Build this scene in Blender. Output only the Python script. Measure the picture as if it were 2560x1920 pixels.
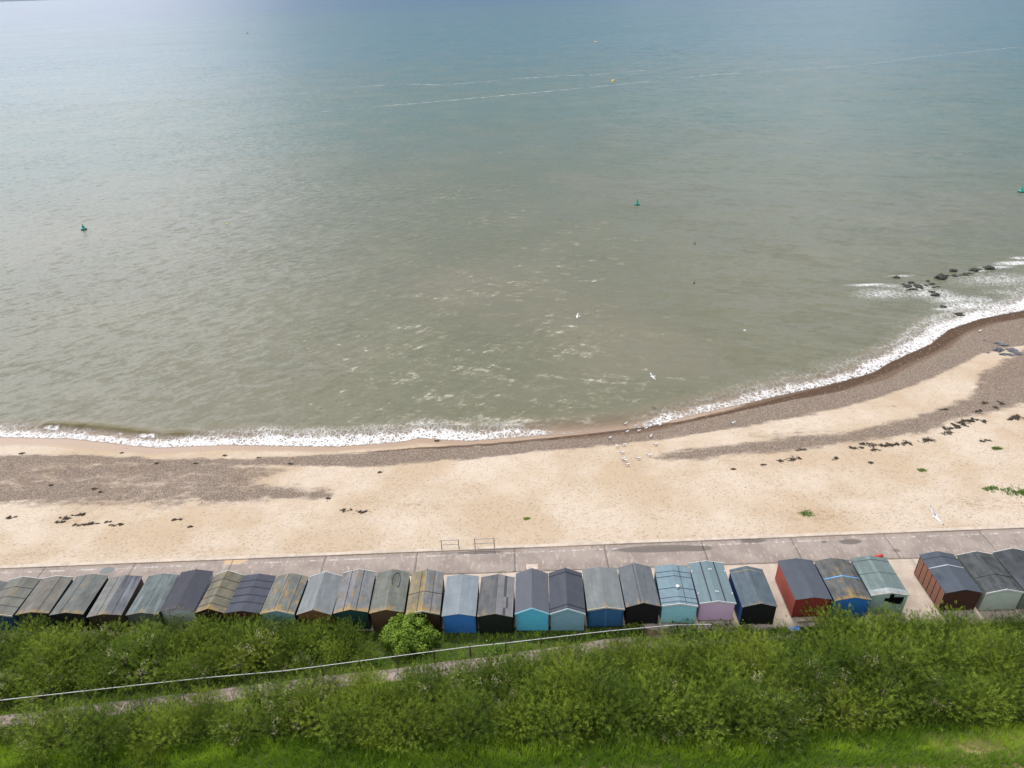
import bpy, math, random
import numpy as np
from mathutils import Vector, Matrix, noise as mnoise

random.seed(7); rng = np.random.default_rng(7)
scene = bpy.context.scene
for o in list(bpy.data.objects): bpy.data.objects.remove(o)
C = scene.collection
PI = math.pi

# ------------------------------------------------------------------ camera
H = 38.0                                  # drone height above the promenade
FPX = 2560 * 24 / 36
ROLL = math.radians(1.9)
PITCH = math.atan((960 + 39) / FPX)
cP, sP = math.cos(PITCH), math.sin(PITCH)
cR, sR = math.cos(ROLL), math.sin(ROLL)
fwd = Vector((0, cP, -sP)); r0 = Vector((1, 0, 0)); u0 = Vector((0, sP, cP))
right = r0 * cR - u0 * sR; up = r0 * sR + u0 * cR
cam_d = bpy.data.cameras.new('camera'); cam = bpy.data.objects.new('camera', cam_d); C.objects.link(cam)
cam_d.sensor_width = 36; cam_d.lens = 24; cam_d.clip_start = 0.5; cam_d.clip_end = 90000
m = Matrix((right, up, -fwd)).transposed().to_4x4(); m.translation = (0, 0, H)
cam.matrix_world = m
scene.camera = cam

# ------------------------------------------------------------------ sky, sun, exposure
SUN_AZ, SUN_EL = math.radians(-3), math.radians(60)      # azimuth measured from +Y, negative = left
world = bpy.data.worlds.new('World'); scene.world = world; world.use_nodes = True
wn = world.node_tree; wn.nodes.clear()
def N(t, typ, **kw):
    n = t.nodes.new(typ)
    for k, v in kw.items(): setattr(n, k, v)
    return n
out = N(wn, 'ShaderNodeOutputWorld'); bg = N(wn, 'ShaderNodeBackground')
sky = N(wn, 'ShaderNodeTexSky', sky_type='NISHITA')
sky.sun_disc = False; sky.sun_elevation = SUN_EL; sky.sun_rotation = SUN_AZ
sky.air_density = 1.0; sky.dust_density = 0.4; sky.ozone_density = 1.0
tc = N(wn, 'ShaderNodeTexCoord')
sep = N(wn, 'ShaderNodeSeparateXYZ'); wn.links.new(tc.outputs['Generated'], sep.inputs[0])
zz = N(wn, 'ShaderNodeMath', operation='MAXIMUM'); wn.links.new(sep.outputs[2], zz.inputs[0]); zz.inputs[1].default_value = 0.0
za = N(wn, 'ShaderNodeMath', operation='ADD'); wn.links.new(zz.outputs[0], za.inputs[0]); za.inputs[1].default_value = 0.22
dx = N(wn, 'ShaderNodeMath', operation='DIVIDE'); wn.links.new(sep.outputs[0], dx.inputs[0]); wn.links.new(za.outputs[0], dx.inputs[1])
dy = N(wn, 'ShaderNodeMath', operation='DIVIDE'); wn.links.new(sep.outputs[1], dy.inputs[0]); wn.links.new(za.outputs[0], dy.inputs[1])
cxyz = N(wn, 'ShaderNodeCombineXYZ'); wn.links.new(dx.outputs[0], cxyz.inputs[0]); wn.links.new(dy.outputs[0], cxyz.inputs[1])
CLOUD_OFF = (3.1, 1.7, 0.0)
cmap = N(wn, 'ShaderNodeMapping'); wn.links.new(cxyz.outputs[0], cmap.inputs[0]); cmap.inputs['Location'].default_value = CLOUD_OFF
cn = N(wn, 'ShaderNodeTexNoise'); cn.inputs['Scale'].default_value = 0.9; cn.inputs['Detail'].default_value = 6; cn.inputs['Roughness'].default_value = 0.5
wn.links.new(cmap.outputs[0], cn.inputs['Vector'])
# cloud banks stand left and right of the view, thicker on the left; the sky is thinner straight out to sea
ab = N(wn, 'ShaderNodeMath', operation='ABSOLUTE'); wn.links.new(sep.outputs[0], ab.inputs[0])
c0 = N(wn, 'ShaderNodeMath', operation='MULTIPLY_ADD'); wn.links.new(ab.outputs[0], c0.inputs[0]); c0.inputs[1].default_value = 0.32; wn.links.new(cn.outputs['Fac'], c0.inputs[2])
cb = N(wn, 'ShaderNodeMath', operation='MULTIPLY_ADD'); wn.links.new(sep.outputs[0], cb.inputs[0]); cb.inputs[1].default_value = -0.30; wn.links.new(c0.outputs[0], cb.inputs[2])
cr = N(wn, 'ShaderNodeMapRange', interpolation_type='SMOOTHSTEP'); wn.links.new(cb.outputs[0], cr.inputs[0])
cr.inputs[1].default_value = 0.46; cr.inputs[2].default_value = 0.76
base_ = N(wn, 'ShaderNodeMapRange', interpolation_type='SMOOTHSTEP'); wn.links.new(sep.outputs[2], base_.inputs[0]); base_.inputs[1].default_value = 0.03; base_.inputs[2].default_value = 0.17
cl_ = N(wn, 'ShaderNodeMath', operation='MULTIPLY'); wn.links.new(cr.outputs[0], cl_.inputs[0]); wn.links.new(base_.outputs[0], cl_.inputs[1])
veil = N(wn, 'ShaderNodeMixRGB'); veil.inputs[0].default_value = 0.86; wn.links.new(sky.outputs[0], veil.inputs[1]); veil.inputs[2].default_value = (1.7, 2.6, 3.5, 1)
cmix = N(wn, 'ShaderNodeMixRGB'); wn.links.new(cl_.outputs[0], cmix.inputs[0]); wn.links.new(veil.outputs[0], cmix.inputs[1])
cmix.inputs[2].default_value = (20.0, 19.8, 21.4, 1)
wn.links.new(cmix.outputs[0], bg.inputs[0]); bg.inputs[1].default_value = 0.10
wn.links.new(bg.outputs[0], out.inputs[0])
sl = bpy.data.lights.new('sun', 'SUN'); so = bpy.data.objects.new('sun', sl); C.objects.link(so)
sl.energy = 2.6; sl.angle = math.radians(6); sl.color = (1.0, 0.95, 0.88)
sd = Vector((math.sin(SUN_AZ) * math.cos(SUN_EL), math.cos(SUN_AZ) * math.cos(SUN_EL), math.sin(SUN_EL)))
so.rotation_euler = sd.to_track_quat('Z', 'Y').to_euler(); so.location = (0, 60, 80)
scene.view_settings.view_transform = 'Standard'; scene.view_settings.look = 'None'
scene.view_settings.exposure = 0.33; scene.view_settings.gamma = 1.0
scene.render.engine = 'CYCLES'

# ------------------------------------------------------------------ helpers
def srgb(r, g, b):
    f = lambda c: (c / 12.92 if c <= 0.04045 else ((c + 0.055) / 1.055) ** 2.4)
    return (f(r / 255), f(g / 255), f(b / 255))
def rayv(x, y):
    u = (x - 1280) / FPX; v = (960 - y) / FPX
    a = u * cR + v * sR; b = -u * sR + v * cR
    return np.array([a, cP + b * sP, -sP + b * cP])
def at(x, y, z):
    d = rayv(x, y); t = (z - H) / d[2]
    return np.array([d[0] * t, d[1] * t, z])
def hit(x, y, f, off=0.0):                  # where the pixel's ray meets the height field f(X, Y) + off
    d = rayv(x, y); T = np.linspace(15, 220, 240)
    for _ in range(3):
        under = H + d[2] * T <= f(d[0] * T, d[1] * T) + off
        i = max(1, int(np.argmax(under))) if under.any() else len(T) - 1
        T = np.linspace(T[i - 1], T[i], 24)
    t = T[12]
    return np.array([d[0] * t, d[1] * t, H + d[2] * t])
def sm(a, b, x):
    t = np.clip((x - a) / (b - a), 0, 1); return t * t * (3 - 2 * t)
def vnoise(x, y, seed=0):
    x = np.asarray(x, float); y = np.asarray(y, float)
    xi = np.floor(x).astype(np.int64); yi = np.floor(y).astype(np.int64)
    fx = x - xi; fy = y - yi; fx = fx * fx * (3 - 2 * fx); fy = fy * fy * (3 - 2 * fy)
    def h(i, j):
        n = (i * 374761393 + j * 668265263 + seed * 974711) & 0xffffffff
        n = ((n ^ (n >> 13)) * 1274126177) & 0xffffffff
        return ((n ^ (n >> 16)) & 0xffff) / 65535.0
    return (h(xi, yi) * (1 - fx) + h(xi + 1, yi) * fx) * (1 - fy) + (h(xi, yi + 1) * (1 - fx) + h(xi + 1, yi + 1) * fx) * fy
def fbm(x, y, seed=0, o=4):
    a, s, t = 1.0, 0.0, 0.0
    for k in range(o):
        s = s + a * vnoise(np.asarray(x) * 2 ** k, np.asarray(y) * 2 ** k, seed + k); t += a; a *= 0.5
    return s / t
def seg_dist(X, Y, pts):
    """signed distance to a polyline running left to right: + on its near (landward) side"""
    best = np.full(X.shape, 1e9); sg = np.ones(X.shape)
    for (a, b) in zip(pts[:-1], pts[1:]):
        ax, ay = a[0], a[1]; bx, by = b[0], b[1]
        L2 = (bx - ax) ** 2 + (by - ay) ** 2
        t = np.clip(((X - ax) * (bx - ax) + (Y - ay) * (by - ay)) / L2, 0, 1)
        d = np.hypot(X - ax - t * (bx - ax), Y - ay - t * (by - ay))
        cr_ = (bx - ax) * (Y - ay) - (by - ay) * (X - ax)
        k = d < best
        best = np.where(k, d, best); sg = np.where(k, np.where(cr_ > 0, -1.0, 1.0), sg)
    return best * sg
def mesh_np(name, V, Fc, attrs=None, smooth=False):
    V = np.asarray(V, np.float32); Fc = np.asarray(Fc, np.int32)
    me = bpy.data.meshes.new(name)
    n, k = Fc.shape
    me.vertices.add(len(V)); me.vertices.foreach_set('co', V.ravel())
    me.loops.add(n * k); me.loops.foreach_set('vertex_index', Fc.ravel())
    me.polygons.add(n); me.polygons.foreach_set('loop_start', np.arange(n, dtype=np.int32) * k)
    try: me.polygons.foreach_set('loop_total', np.full(n, k, np.int32))
    except Exception: pass
    if smooth: me.polygons.foreach_set('use_smooth', np.ones(n, bool))
    me.update(calc_edges=True)
    for an, av in (attrs or {}).items():
        a = me.attributes.new(an, 'FLOAT', 'POINT'); a.data.foreach_set('value', np.asarray(av, np.float32).ravel())
    return me
def grid_faces(ny, nx):
    i = np.arange(ny * nx).reshape(ny, nx)
    return np.stack([i[:-1, :-1], i[:-1, 1:], i[1:, 1:], i[1:, :-1]], -1).reshape(-1, 4)
def obj(name, me, mat=None, parent=None):
    o = bpy.data.objects.new(name, me); C.objects.link(o)
    if mat is not None and me is not None and len(me.materials) == 0: me.materials.append(mat)
    if parent is not None: o.parent = parent
    return o
def tag(o, label, cat, group=None):
    o['label'] = label; o['category'] = cat
    if group: o['group'] = group
    return o
def thing(name, label, cat, loc=(0, 0, 0), rotz=0.0, group=None):
    o = bpy.data.objects.new(name, None); C.objects.link(o); o.empty_display_size = 0.3
    o.location = loc; o.rotation_euler = (0, 0, rotz)
    return tag(o, label, cat, group)
def struct(name, me, mat, parent=None):
    o = obj(name, me, mat, parent)
    if parent is None: o['kind'] = 'structure'
    return o
def stuff(name, me, mat, label, cat):
    o = obj(name, me, mat); o['kind'] = 'stuff'; o['label'] = label; o['category'] = cat; return o
class MB:                                    # collects boxes, tubes and loose faces into one mesh
    def __init__(s): s.v = []; s.f = []
    def add(s, vs, fs):
        b = len(s.v); s.v += [tuple(map(float, p)) for p in vs]; s.f += [tuple(b + i for i in q) for q in fs]; return s
    def box(s, x0, x1, y0, y1, z0, z1):
        return s.hexa([(x0, y0, z0), (x1, y0, z0), (x1, y1, z0), (x0, y1, z0), (x0, y0, z1), (x1, y0, z1), (x1, y1, z1), (x0, y1, z1)])
    def hexa(s, p):
        return s.add(p, [(0, 3, 2, 1), (4, 5, 6, 7), (0, 1, 5, 4), (1, 2, 6, 5), (2, 3, 7, 6), (3, 0, 4, 7)])
    def tube(s, a, b, ra, rb=None, n=8):
        rb = ra if rb is None else rb
        a = Vector(a); b = Vector(b); d = (b - a).normalized()
        e = d.orthogonal().normalized(); g = d.cross(e)
        vs = []
        for p, r in ((a, ra), (b, rb)):
            for k in range(n):
                t = 2 * PI * k / n; vs.append(p + (e * math.cos(t) + g * math.sin(t)) * r)
        fs = [(k, (k + 1) % n, n + (k + 1) % n, n + k) for k in range(n)] + [tuple(range(n - 1, -1, -1)), tuple(range(n, 2 * n))]
        return s.add(vs, fs)
    def rings(s, R, cap=True):               # loft through rings of equal count
        n = len(R[0]); vs = [p for r in R for p in r]; fs = []
        for i in range(len(R) - 1):
            for k in range(n): fs.append((i * n + k, i * n + (k + 1) % n, (i + 1) * n + (k + 1) % n, (i + 1) * n + k))
        if cap: fs += [tuple(range(n - 1, -1, -1)), tuple((len(R) - 1) * n + k for k in range(n))]
        return s.add(vs, fs)
    def mesh(s, name, smooth=False):
        me = bpy.data.meshes.new(name); me.from_pydata(s.v, [], s.f); me.update()
        if smooth:
            for p in me.polygons: p.use_smooth = True
        return me
    def build(s, name, mat, parent=None, smooth=False): return obj(name, s.mesh(name, smooth), mat, parent)

# ------------------------------------------------------------------ material helpers
def mat_new(name):
    mt = bpy.data.materials.new(name); mt.use_nodes = True; t = mt.node_tree; t.nodes.clear()
    o = N(t, 'ShaderNodeOutputMaterial'); b = N(t, 'ShaderNodeBsdfPrincipled'); t.links.new(b.outputs[0], o.inputs[0])
    return mt, t, b, o
def L(t, a, b): t.links.new(a, b)
def val(t, v): n = N(t, 'ShaderNodeValue'); n.outputs[0].default_value = v; return n.outputs[0]
def rgb(t, c): n = N(t, 'ShaderNodeRGB'); n.outputs[0].default_value = (*c, 1); return n.outputs[0]
def math_(t, op, a, b=None, c=None, clamp=False):
    n = N(t, 'ShaderNodeMath', operation=op); n.use_clamp = clamp
    for i, x in enumerate((a, b, c)):
        if x is None: continue
        if isinstance(x, (int, float)): n.inputs[i].default_value = x
        else: L(t, x, n.inputs[i])
    return n.outputs[0]
def mix(t, f, a, b, mode='MIX'):
    n = N(t, 'ShaderNodeMixRGB', blend_type=mode)
    for i, x in enumerate((f, a, b)):
        if isinstance(x, (int, float)): n.inputs[i].default_value = x
        elif isinstance(x, tuple): n.inputs[i].default_value = (*x, 1)
        else: L(t, x, n.inputs[i])
    return n.outputs[0]
def noise(t, vec, scale, detail=4, rough=0.5, dist=0.0, out_='Fac'):
    n = N(t, 'ShaderNodeTexNoise'); n.inputs['Scale'].default_value = scale; n.inputs['Detail'].default_value = detail
    n.inputs['Roughness'].default_value = rough; n.inputs['Distortion'].default_value = dist
    if vec is not None: L(t, vec, n.inputs['Vector'])
    return n.outputs[out_]
def ramp(t, f, a, b, lo=0.0, hi=1.0):
    n = N(t, 'ShaderNodeMapRange', interpolation_type='SMOOTHSTEP'); L(t, f, n.inputs[0])
    n.inputs[1].default_value = a; n.inputs[2].default_value = b; n.inputs[3].default_value = lo; n.inputs[4].default_value = hi
    return n.outputs[0]
def pos(t): return N(t, 'ShaderNodeNewGeometry').outputs['Position']
def objc(t): return N(t, 'ShaderNodeTexCoord').outputs['Object']
def mapv(t, v, scale=(1, 1, 1), loc=(0, 0, 0), rot=(0, 0, 0)):
    n = N(t, 'ShaderNodeMapping'); L(t, v, n.inputs[0]); n.inputs['Scale'].default_value = scale
    n.inputs['Location'].default_value = loc; n.inputs['Rotation'].default_value = rot; return n.outputs[0]
def attr(t, name): return N(t, 'ShaderNodeAttribute', attribute_name=name).outputs['Fac']
def bump(t, b, h, strength=0.3, dist=0.02, chain=None):
    n = N(t, 'ShaderNodeBump'); n.inputs['Strength'].default_value = strength; n.inputs['Distance'].default_value = dist
    L(t, h, n.inputs['Height'])
    if chain is not None: L(t, chain, n.inputs['Normal'])
    L(t, n.outputs[0], b.inputs['Normal']); return n.outputs[0]
def voro(t, vec, scale, feature='F1', out_='Distance', rand=1.0):
    n = N(t, 'ShaderNodeTexVoronoi', feature=feature); n.inputs['Scale'].default_value = scale; n.inputs['Randomness'].default_value = rand
    L(t, vec, n.inputs['Vector']); return n.outputs[out_]
def simple(name, col, rough=0.7, var=0.25, scale=6.0, metal=0.0, bmp=0.0, stretch=(1, 1, 1), spec=0.3):
    mt, t, b, o = mat_new(name); v = mapv(t, objc(t), stretch)
    f = noise(t, v, scale, 5, 0.6)
    g = noise(t, v, scale * 7, 3, 0.6)
    d = tuple(c * (1 - var) for c in col); e = tuple(min(1, c * (1 + var)) for c in col)
    c1 = mix(t, ramp(t, f, 0.3, 0.7), d, e)
    c2 = mix(t, math_(t, 'MULTIPLY', g, 0.35), c1, tuple(c * 0.6 for c in col))
    L(t, c2, b.inputs['Base Color']); b.inputs['Roughness'].default_value = rough; b.inputs['Metallic'].default_value = metal
    b.inputs['Specular IOR Level'].default_value = spec
    if bmp: bump(t, b, g, bmp, 0.01)
    return mt

# ------------------------------------------------------------------ layout lines of the place
SEA = -2.2
HR = {1: (0, 1400, .25316), 2: (460, 1400, .25316), 3: (960, 1390, .25316), 4: (1460, 1380, .25316), 5: (1900, 1360, .29837)}
# front ridge end, back ridge end, back left eave, back right eave for every hut, left to right
HUT_PX = [
 (1, (-85, 190), (-395, 540), (-560, 580), (-230, 562)),
 (1, (235, 165), (-47, 530), (-205, 568), (122, 548)),
 (1, (555, 158), (310, 515), (150, 545), (480, 525)),
 (1, (905, 140), (640, 525), (490, 545), (820, 535)),
 (1, (1235, 152), (1015, 535), (860, 560), (1195, 550)),
 (1, (1610, 135), (1395, 520), (1240, 548), (1560, 535)),
 (1, (1940, 95), (1735, 480), (1580, 510), (1915, 500)),
 (2, (435, 105), (235, 478), (108, 525), (400, 522)),
 (2, (740, 137), (560, 505), (405, 525), (745, 522)),
 (2, (1060, 132), (905, 495), (750, 535), (1090, 525)),
 (2, (1398, 117), (1262, 492), (1112, 542), (1455, 540)),
 (2, (1727, 92), (1630, 488), (1475, 530), (1815, 512)),
 (2, (2065, 95), (1980, 490), (1830, 530), (2170, 515)),
 (3, (430, 135), (385, 540), (215, 580), (550, 570)),
 (3, (778, 182), (735, 572), (570, 598), (905, 592)),
 (3, (1125, 182), (1080, 570), (922, 602), (1270, 602)),
 (3, (1460, 122), (1458, 515), (1295, 570), (1630, 570)),
 (3, (1790, 120), (1812, 518), (1642, 570), (1988, 570)),
 (4, (155, 150), (220, 545), (35, 578), (400, 560)),
 (4, (500, 112), (597, 500), (415, 548), (755, 535)),
 (4, (865, 125), (935, 510), (770, 535), (1125, 530)),
 (4, (1205, 90), (1320, 487), (1145, 512), (1500, 500)),
 (4, (1605, 140), (1740, 507), (1565, 545), (1912, 542)),
 (5, (297, 122), (447, 447), (297, 472), (600, 460)),
 (5, (605, 118), (793, 447), (630, 480), (935, 465)),
 (5, (915, 100), (1095, 412), (935, 437), (1250, 430)),
 (5, (1487, 62), (1710, 382), (1560, 415), (1862, 405)),
 (5, (1812, 62), (2070, 378), (1900, 415), (2215, 402)),
 (5, (2115, 38), (2390, 360), (2225, 398), (2545, 385)),
]
EAVE = 1.8
HUTG = []
for r, fa, ba, l, rr in HUT_PX:
    ox, oy, k = HR[r]; q = lambda p: (ox + p[0] * k, oy + p[1] * k)
    a = at(*q(l), EAVE); b = at(*q(rr), EAVE); mid = (a + b) / 2
    d = rayv(*q(ba)); t = mid[1] / d[1]; zap = max(EAVE + 0.22, min(EAVE + 0.6, H + t * d[2]))
    f = at(*q(fa), zap)
    yaw = -math.atan2(f[0] - mid[0], f[1] - mid[1])
    w = np.hypot(b[0] - a[0], b[1] - a[1]); ln = np.hypot(f[0] - mid[0], f[1] - mid[1])
    HUTG.append(dict(loc=(float(mid[0]), float(mid[1]), 0.0), yaw=float(yaw), hw=float(w) / 2, ln=float(ln), rise=float(zap - EAVE)))
_bx = np.array([g['loc'][0] for g in HUTG]); _by = np.array([g['loc'][1] for g in HUTG])
_pb = np.polyfit(_bx, _by, 1)
def Yb(X): return _pb[0] * np.asarray(X) + _pb[1]                 # line of the huts' backs
def lin(pts):
    p = np.array(pts); c = np.polyfit(p[:, 0], p[:, 1], 1); return lambda X: c[0] * np.asarray(X) + c[1]
Yk = lin([at(x, y, 0.0)[:2] for x, y in ((0, 1425), (500, 1402), (1000, 1380), (1900, 1345), (2560, 1323))])      # inner edge of the kerb
Ya = lin([at(x, y, 0.0)[:2] for x, y in ((1112, 1437), (1810, 1411), (2288, 1397))])                               # promenade / apron joint
KW = 0.34

def back_off(X): return 0.06 + 0.50 * sm(7.0, 9.5, np.asarray(X, float))
def land_z(X, Y):
    X = np.asarray(X, float); Y = np.asarray(Y, float)
    d = Yb(X) - back_off(X) - 0.04 - Y
    z = 0.20 * np.maximum(d, 0) + 0.16 * np.maximum(d - 6.5, 0)
    z = np.minimum(z, 14 + 0.02 * d)
    drop = -0.5 * sm(5.0, 10.0, X) * sm(0.0, 0.25, d)
    bumpz = 0.22 * (fbm(X * 0.35, Y * 0.35, 3) - 0.5) * sm(0.2, 1.5, d)
    return np.where(d > 0, z + drop + bumpz, -0.09)

SH = [at(x, y, SEA)[:2] for x, y in ((0, 1094), (180, 1098), (316, 1113), (393, 1121), (560, 1113), (700, 1116), (836, 1118), (1000, 1106), (1049, 1096), (1171, 1104), (1352, 1090),
      (1488, 1083), (1623, 1068), (1736, 1038), (1859, 1011), (2009, 977), (2100, 957), (2182, 933), (2230, 905), (2327, 861), (2375, 824), (2447, 799), (2560, 776))]
SH = [np.array((-140.0, SH[0][1] + 4)), *SH, SH[-1] + np.array((45.0, 30.0)), SH[-1] + np.array((160.0, 80.0))]
def shore_d(X, Y):                                              # + on land
    return seg_dist(np.asarray(X, float), np.asarray(Y, float), SH)
def beach_z(X, Y, ds=None):
    X = np.asarray(X, float); Y = np.asarray(Y, float)
    ds = shore_d(X, Y) if ds is None else ds
    dk = Y - (Yk(X) + KW)
    t = np.clip(dk / np.maximum(dk + np.maximum(ds, 0), 1e-3), 0, 1)
    z = -0.02 + (SEA + 0.02) * t ** 1.25
    z = z + 0.16 * (fbm(X * 0.12, Y * 0.25, 11) - 0.5) * np.clip(dk * 0.4, 0, 1) * sm(0.3, 2.5, ds)
    z = np.where(ds < 0, SEA - 0.10 * np.abs(ds) - 0.02, z)
    return np.maximum(z, -7.0)
def beach_at(x, y, off=0.0): return hit(x, y, beach_z, off)
def land_at(x, y, off=0.0): return hit(x, y, land_z, off)

# ------------------------------------------------------------------ ground of the slope
def m_ground():
    mt, t, b, o = mat_new('slope_soil'); p = pos(t)
    n1 = noise(t, p, 0.8, 5); n2 = noise(t, p, 9, 4, 0.7)
    c = mix(t, ramp(t, n1, 0.35, 0.65), (0.035, 0.055, 0.012), (0.06, 0.085, 0.02))
    c = mix(t, ramp(t, n2, 0.5, 0.75), c, (0.075, 0.06, 0.035))
    c = mix(t, ramp(t, attr(t, 'dry'), 0.25, 0.7), c, mix(t, n2, (0.30, 0.24, 0.12), (0.42, 0.33, 0.17)))
    c = mix(t, ramp(t, attr(t, 'soil'), 0.3, 0.7), c, mix(t, n2, (0.16, 0.10, 0.07), (0.25, 0.17, 0.12)))
    L(t, c, b.inputs['Base Color']); b.inputs['Roughness'].default_value = 0.95; b.inputs['Specular IOR Level'].default_value = 0.1
    bump(t, b, n2, 0.6, 0.08); return mt
xs = np.arange(-90, 90.1, 0.5); ys = np.concatenate([np.arange(-60, 14, 2.0), np.arange(14, 38.01, 0.3)])
GX, GY = np.meshgrid(xs, ys)
GZ = land_z(GX, GY)
dryc = land_at(2440, 1872); soilc = land_at(1640, 1588)
def blob(X, Y, c, rx, ry): return np.exp(-(((X - c[0]) / rx) ** 2 + ((Y - c[1]) / ry) ** 2))
dry = blob(GX, GY, dryc, 2.2, 0.7) + 0.8 * blob(GX, GY, land_at(2530, 1890), 1.5, 0.6)
soil = blob(GX, GY, soilc, 1.0, 0.8) + 1.1 * np.exp(-((GY - 19.9) / 0.5) ** 2) * (0.4 + fbm(GX * 0.5, GY, 5))
me = mesh_np('ground', np.stack([GX, GY, GZ], -1).reshape(-1, 3), grid_faces(*GX.shape), dict(dry=dry, soil=soil), True)
struct('ground', me, m_ground())

# ------------------------------------------------------------------ beach
def px_poly(pts): return np.array([beach_at(x, y)[:2] for x, y in pts])
def inside(X, Y, P, edge):                                      # soft inside mask of a polygon
    ins = np.zeros(X.shape, bool); best = np.full(X.shape, 1e9)
    for a, b in zip(P, np.roll(P, -1, 0)):
        c = ((a[1] > Y) != (b[1] > Y)) & (X < (b[0] - a[0]) * (Y - a[1]) / (b[1] - a[1] + 1e-12) + a[0])
        ins ^= c
        L2 = ((b - a) ** 2).sum() + 1e-9
        tt = np.clip(((X - a[0]) * (b[0] - a[0]) + (Y - a[1]) * (b[1] - a[1])) / L2, 0, 1)
        best = np.minimum(best, np.hypot(X - a[0] - tt * (b[0] - a[0]), Y - a[1] - tt * (b[1] - a[1])))
    return sm(-edge, edge, np.where(ins, best, -best))
WR = [(620, 1148), (760, 1138), (900, 1131), (1090, 1119), (1343, 1101), (1578, 1074), (1700, 1056), (1820, 1032), (1941, 1003), (2086, 971), (2230, 911), (2327, 866), (2399, 820), (2447, 803), (2560, 785)]
S1 = px_poly([(-40, 1136), (200, 1140), (420, 1146), *[(x, y - (16 if x > 1850 else 8 if x > 1750 else 0)) for x, y in WR], (2760, 740), (2760, 820), (2560, 862), (2452, 885), (2327, 947), (2182, 1000), (2038, 1034), (1859, 1068), (1700, 1092), (1533, 1113), (1352, 1128),
              (1171, 1149), (1036, 1158), (900, 1167), (678, 1165), (500, 1163), (300, 1158), (-40, 1150)])
S2 = px_poly([(2760, 800), (2560, 872), (2520, 894), (2452, 933), (2433, 986), (2366, 1015), (2255, 1048), (2110, 1082), (2013, 1087), (1845, 1111), (1700, 1126), (1645, 1142), (1700, 1152), (1820, 1140),
              (1965, 1128), (2110, 1111), (2206, 1097), (2327, 1077), (2385, 1048), (2472, 1034), (2560, 1010), (2760, 970)])
S3 = px_poly([(-40, 1138), (180, 1147), (360, 1152), (600, 1160), (640, 1178), (560, 1196), (420, 1186), (250, 1184), (230, 1202), (330, 1225), (520, 1222), (700, 1218), (840, 1232), (830, 1245), (700, 1250), (560, 1254), (430, 1265), (250, 1264), (-40, 1260)])
S3H = px_poly([(-40, 1138), (600, 1158), (720, 1175), (640, 1200), (860, 1228), (700, 1250), (430, 1266), (-40, 1262)])
gx = np.concatenate([np.arange(-140, -62, 3.0), np.arange(-62, 84, 0.25), np.arange(84, 180, 4.0)])
gy = np.concatenate([np.arange(36, 80, 0.2), np.arange(80, 104, 0.4), np.arange(104, 190, 3.0)])
BX, BY = np.meshgrid(gx, gy)
BD = shore_d(BX, BY); BZ = beach_z(BX, BY, BD)
wob = 0.9 * (fbm(BX * 0.45, BY * 0.9, 21) - 0.5)
fb = fbm(BX * 0.16, BY * 0.4, 31)
sh = np.maximum(inside(BX + wob, BY + wob, S1, 0.6), 0.95 * inside(BX + wob, BY + wob, S2, 0.9))
sh = np.maximum(sh, inside(BX + wob, BY + wob, S3, 1.0) * sm(0.22, 0.66, fbm(BX * 0.13, BY * 0.75, 41, 5) + 0.10))
sh = np.maximum(sh, 0.74 * inside(BX + wob, BY + wob, S3H, 1.5))
sh = np.maximum(sh, 0.4 * blob(BX, BY, beach_at(1960, 1085), 6, 1.2)) * (BD > -1.5)
WRW = [beach_at(x, y)[:2] for x, y in WR] + [np.array((110, 130))]
wd = np.abs(seg_dist(BX, BY + 0.25 * (fbm(BX * 0.8, BY * 0.3, 51) - 0.5), WRW))
xt = sm(-25, 5, BX)
wrack = xt * np.exp(-(wd / (0.22 + 0.70 * sm(22, 44, BX))) ** 2) * (0.95 + 0.5 * fbm(BX * 0.9, BY * 0.9, 61))
wetw = 0.75 + 0.5 * sm(-25, -50, BX) + 0.9 * sm(25, 45, BX)
wet = 1 - sm(wetw, wetw + 0.6, BD + 0.35 * (fbm(BX * 0.5, BY * 0.5, 71) - 0.5))
stain = np.zeros_like(BX)
for x, y, rx, ry, a in ((520, 1378, 4.5, 0.5, .6), (800, 1384, 2.6, .35, .5), (120, 1385, 5, .5, .5), (200, 1300, 3.0, .7, .5), (480, 1330, 2, .4, .35), (2050, 1290, 3.0, 0.9, .7), (2220, 1277, 1.5, .5, .5), (2400, 1250, 5, 1, .35), (2500, 1260, 4, 0.8, .5),
                      (1040, 1263, 1.0, .4, .9), (1090, 1270, .5, .3, .7), (920, 1280, 1.0, .4, .6), (900, 1260, .7, .4, .8), (2230, 1015, 1.6, .5, .9), (1890, 1136, 2.2, .4, .6)):
    c = beach_at(x, y); stain += a * blob(BX, BY, c, rx, ry)
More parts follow.
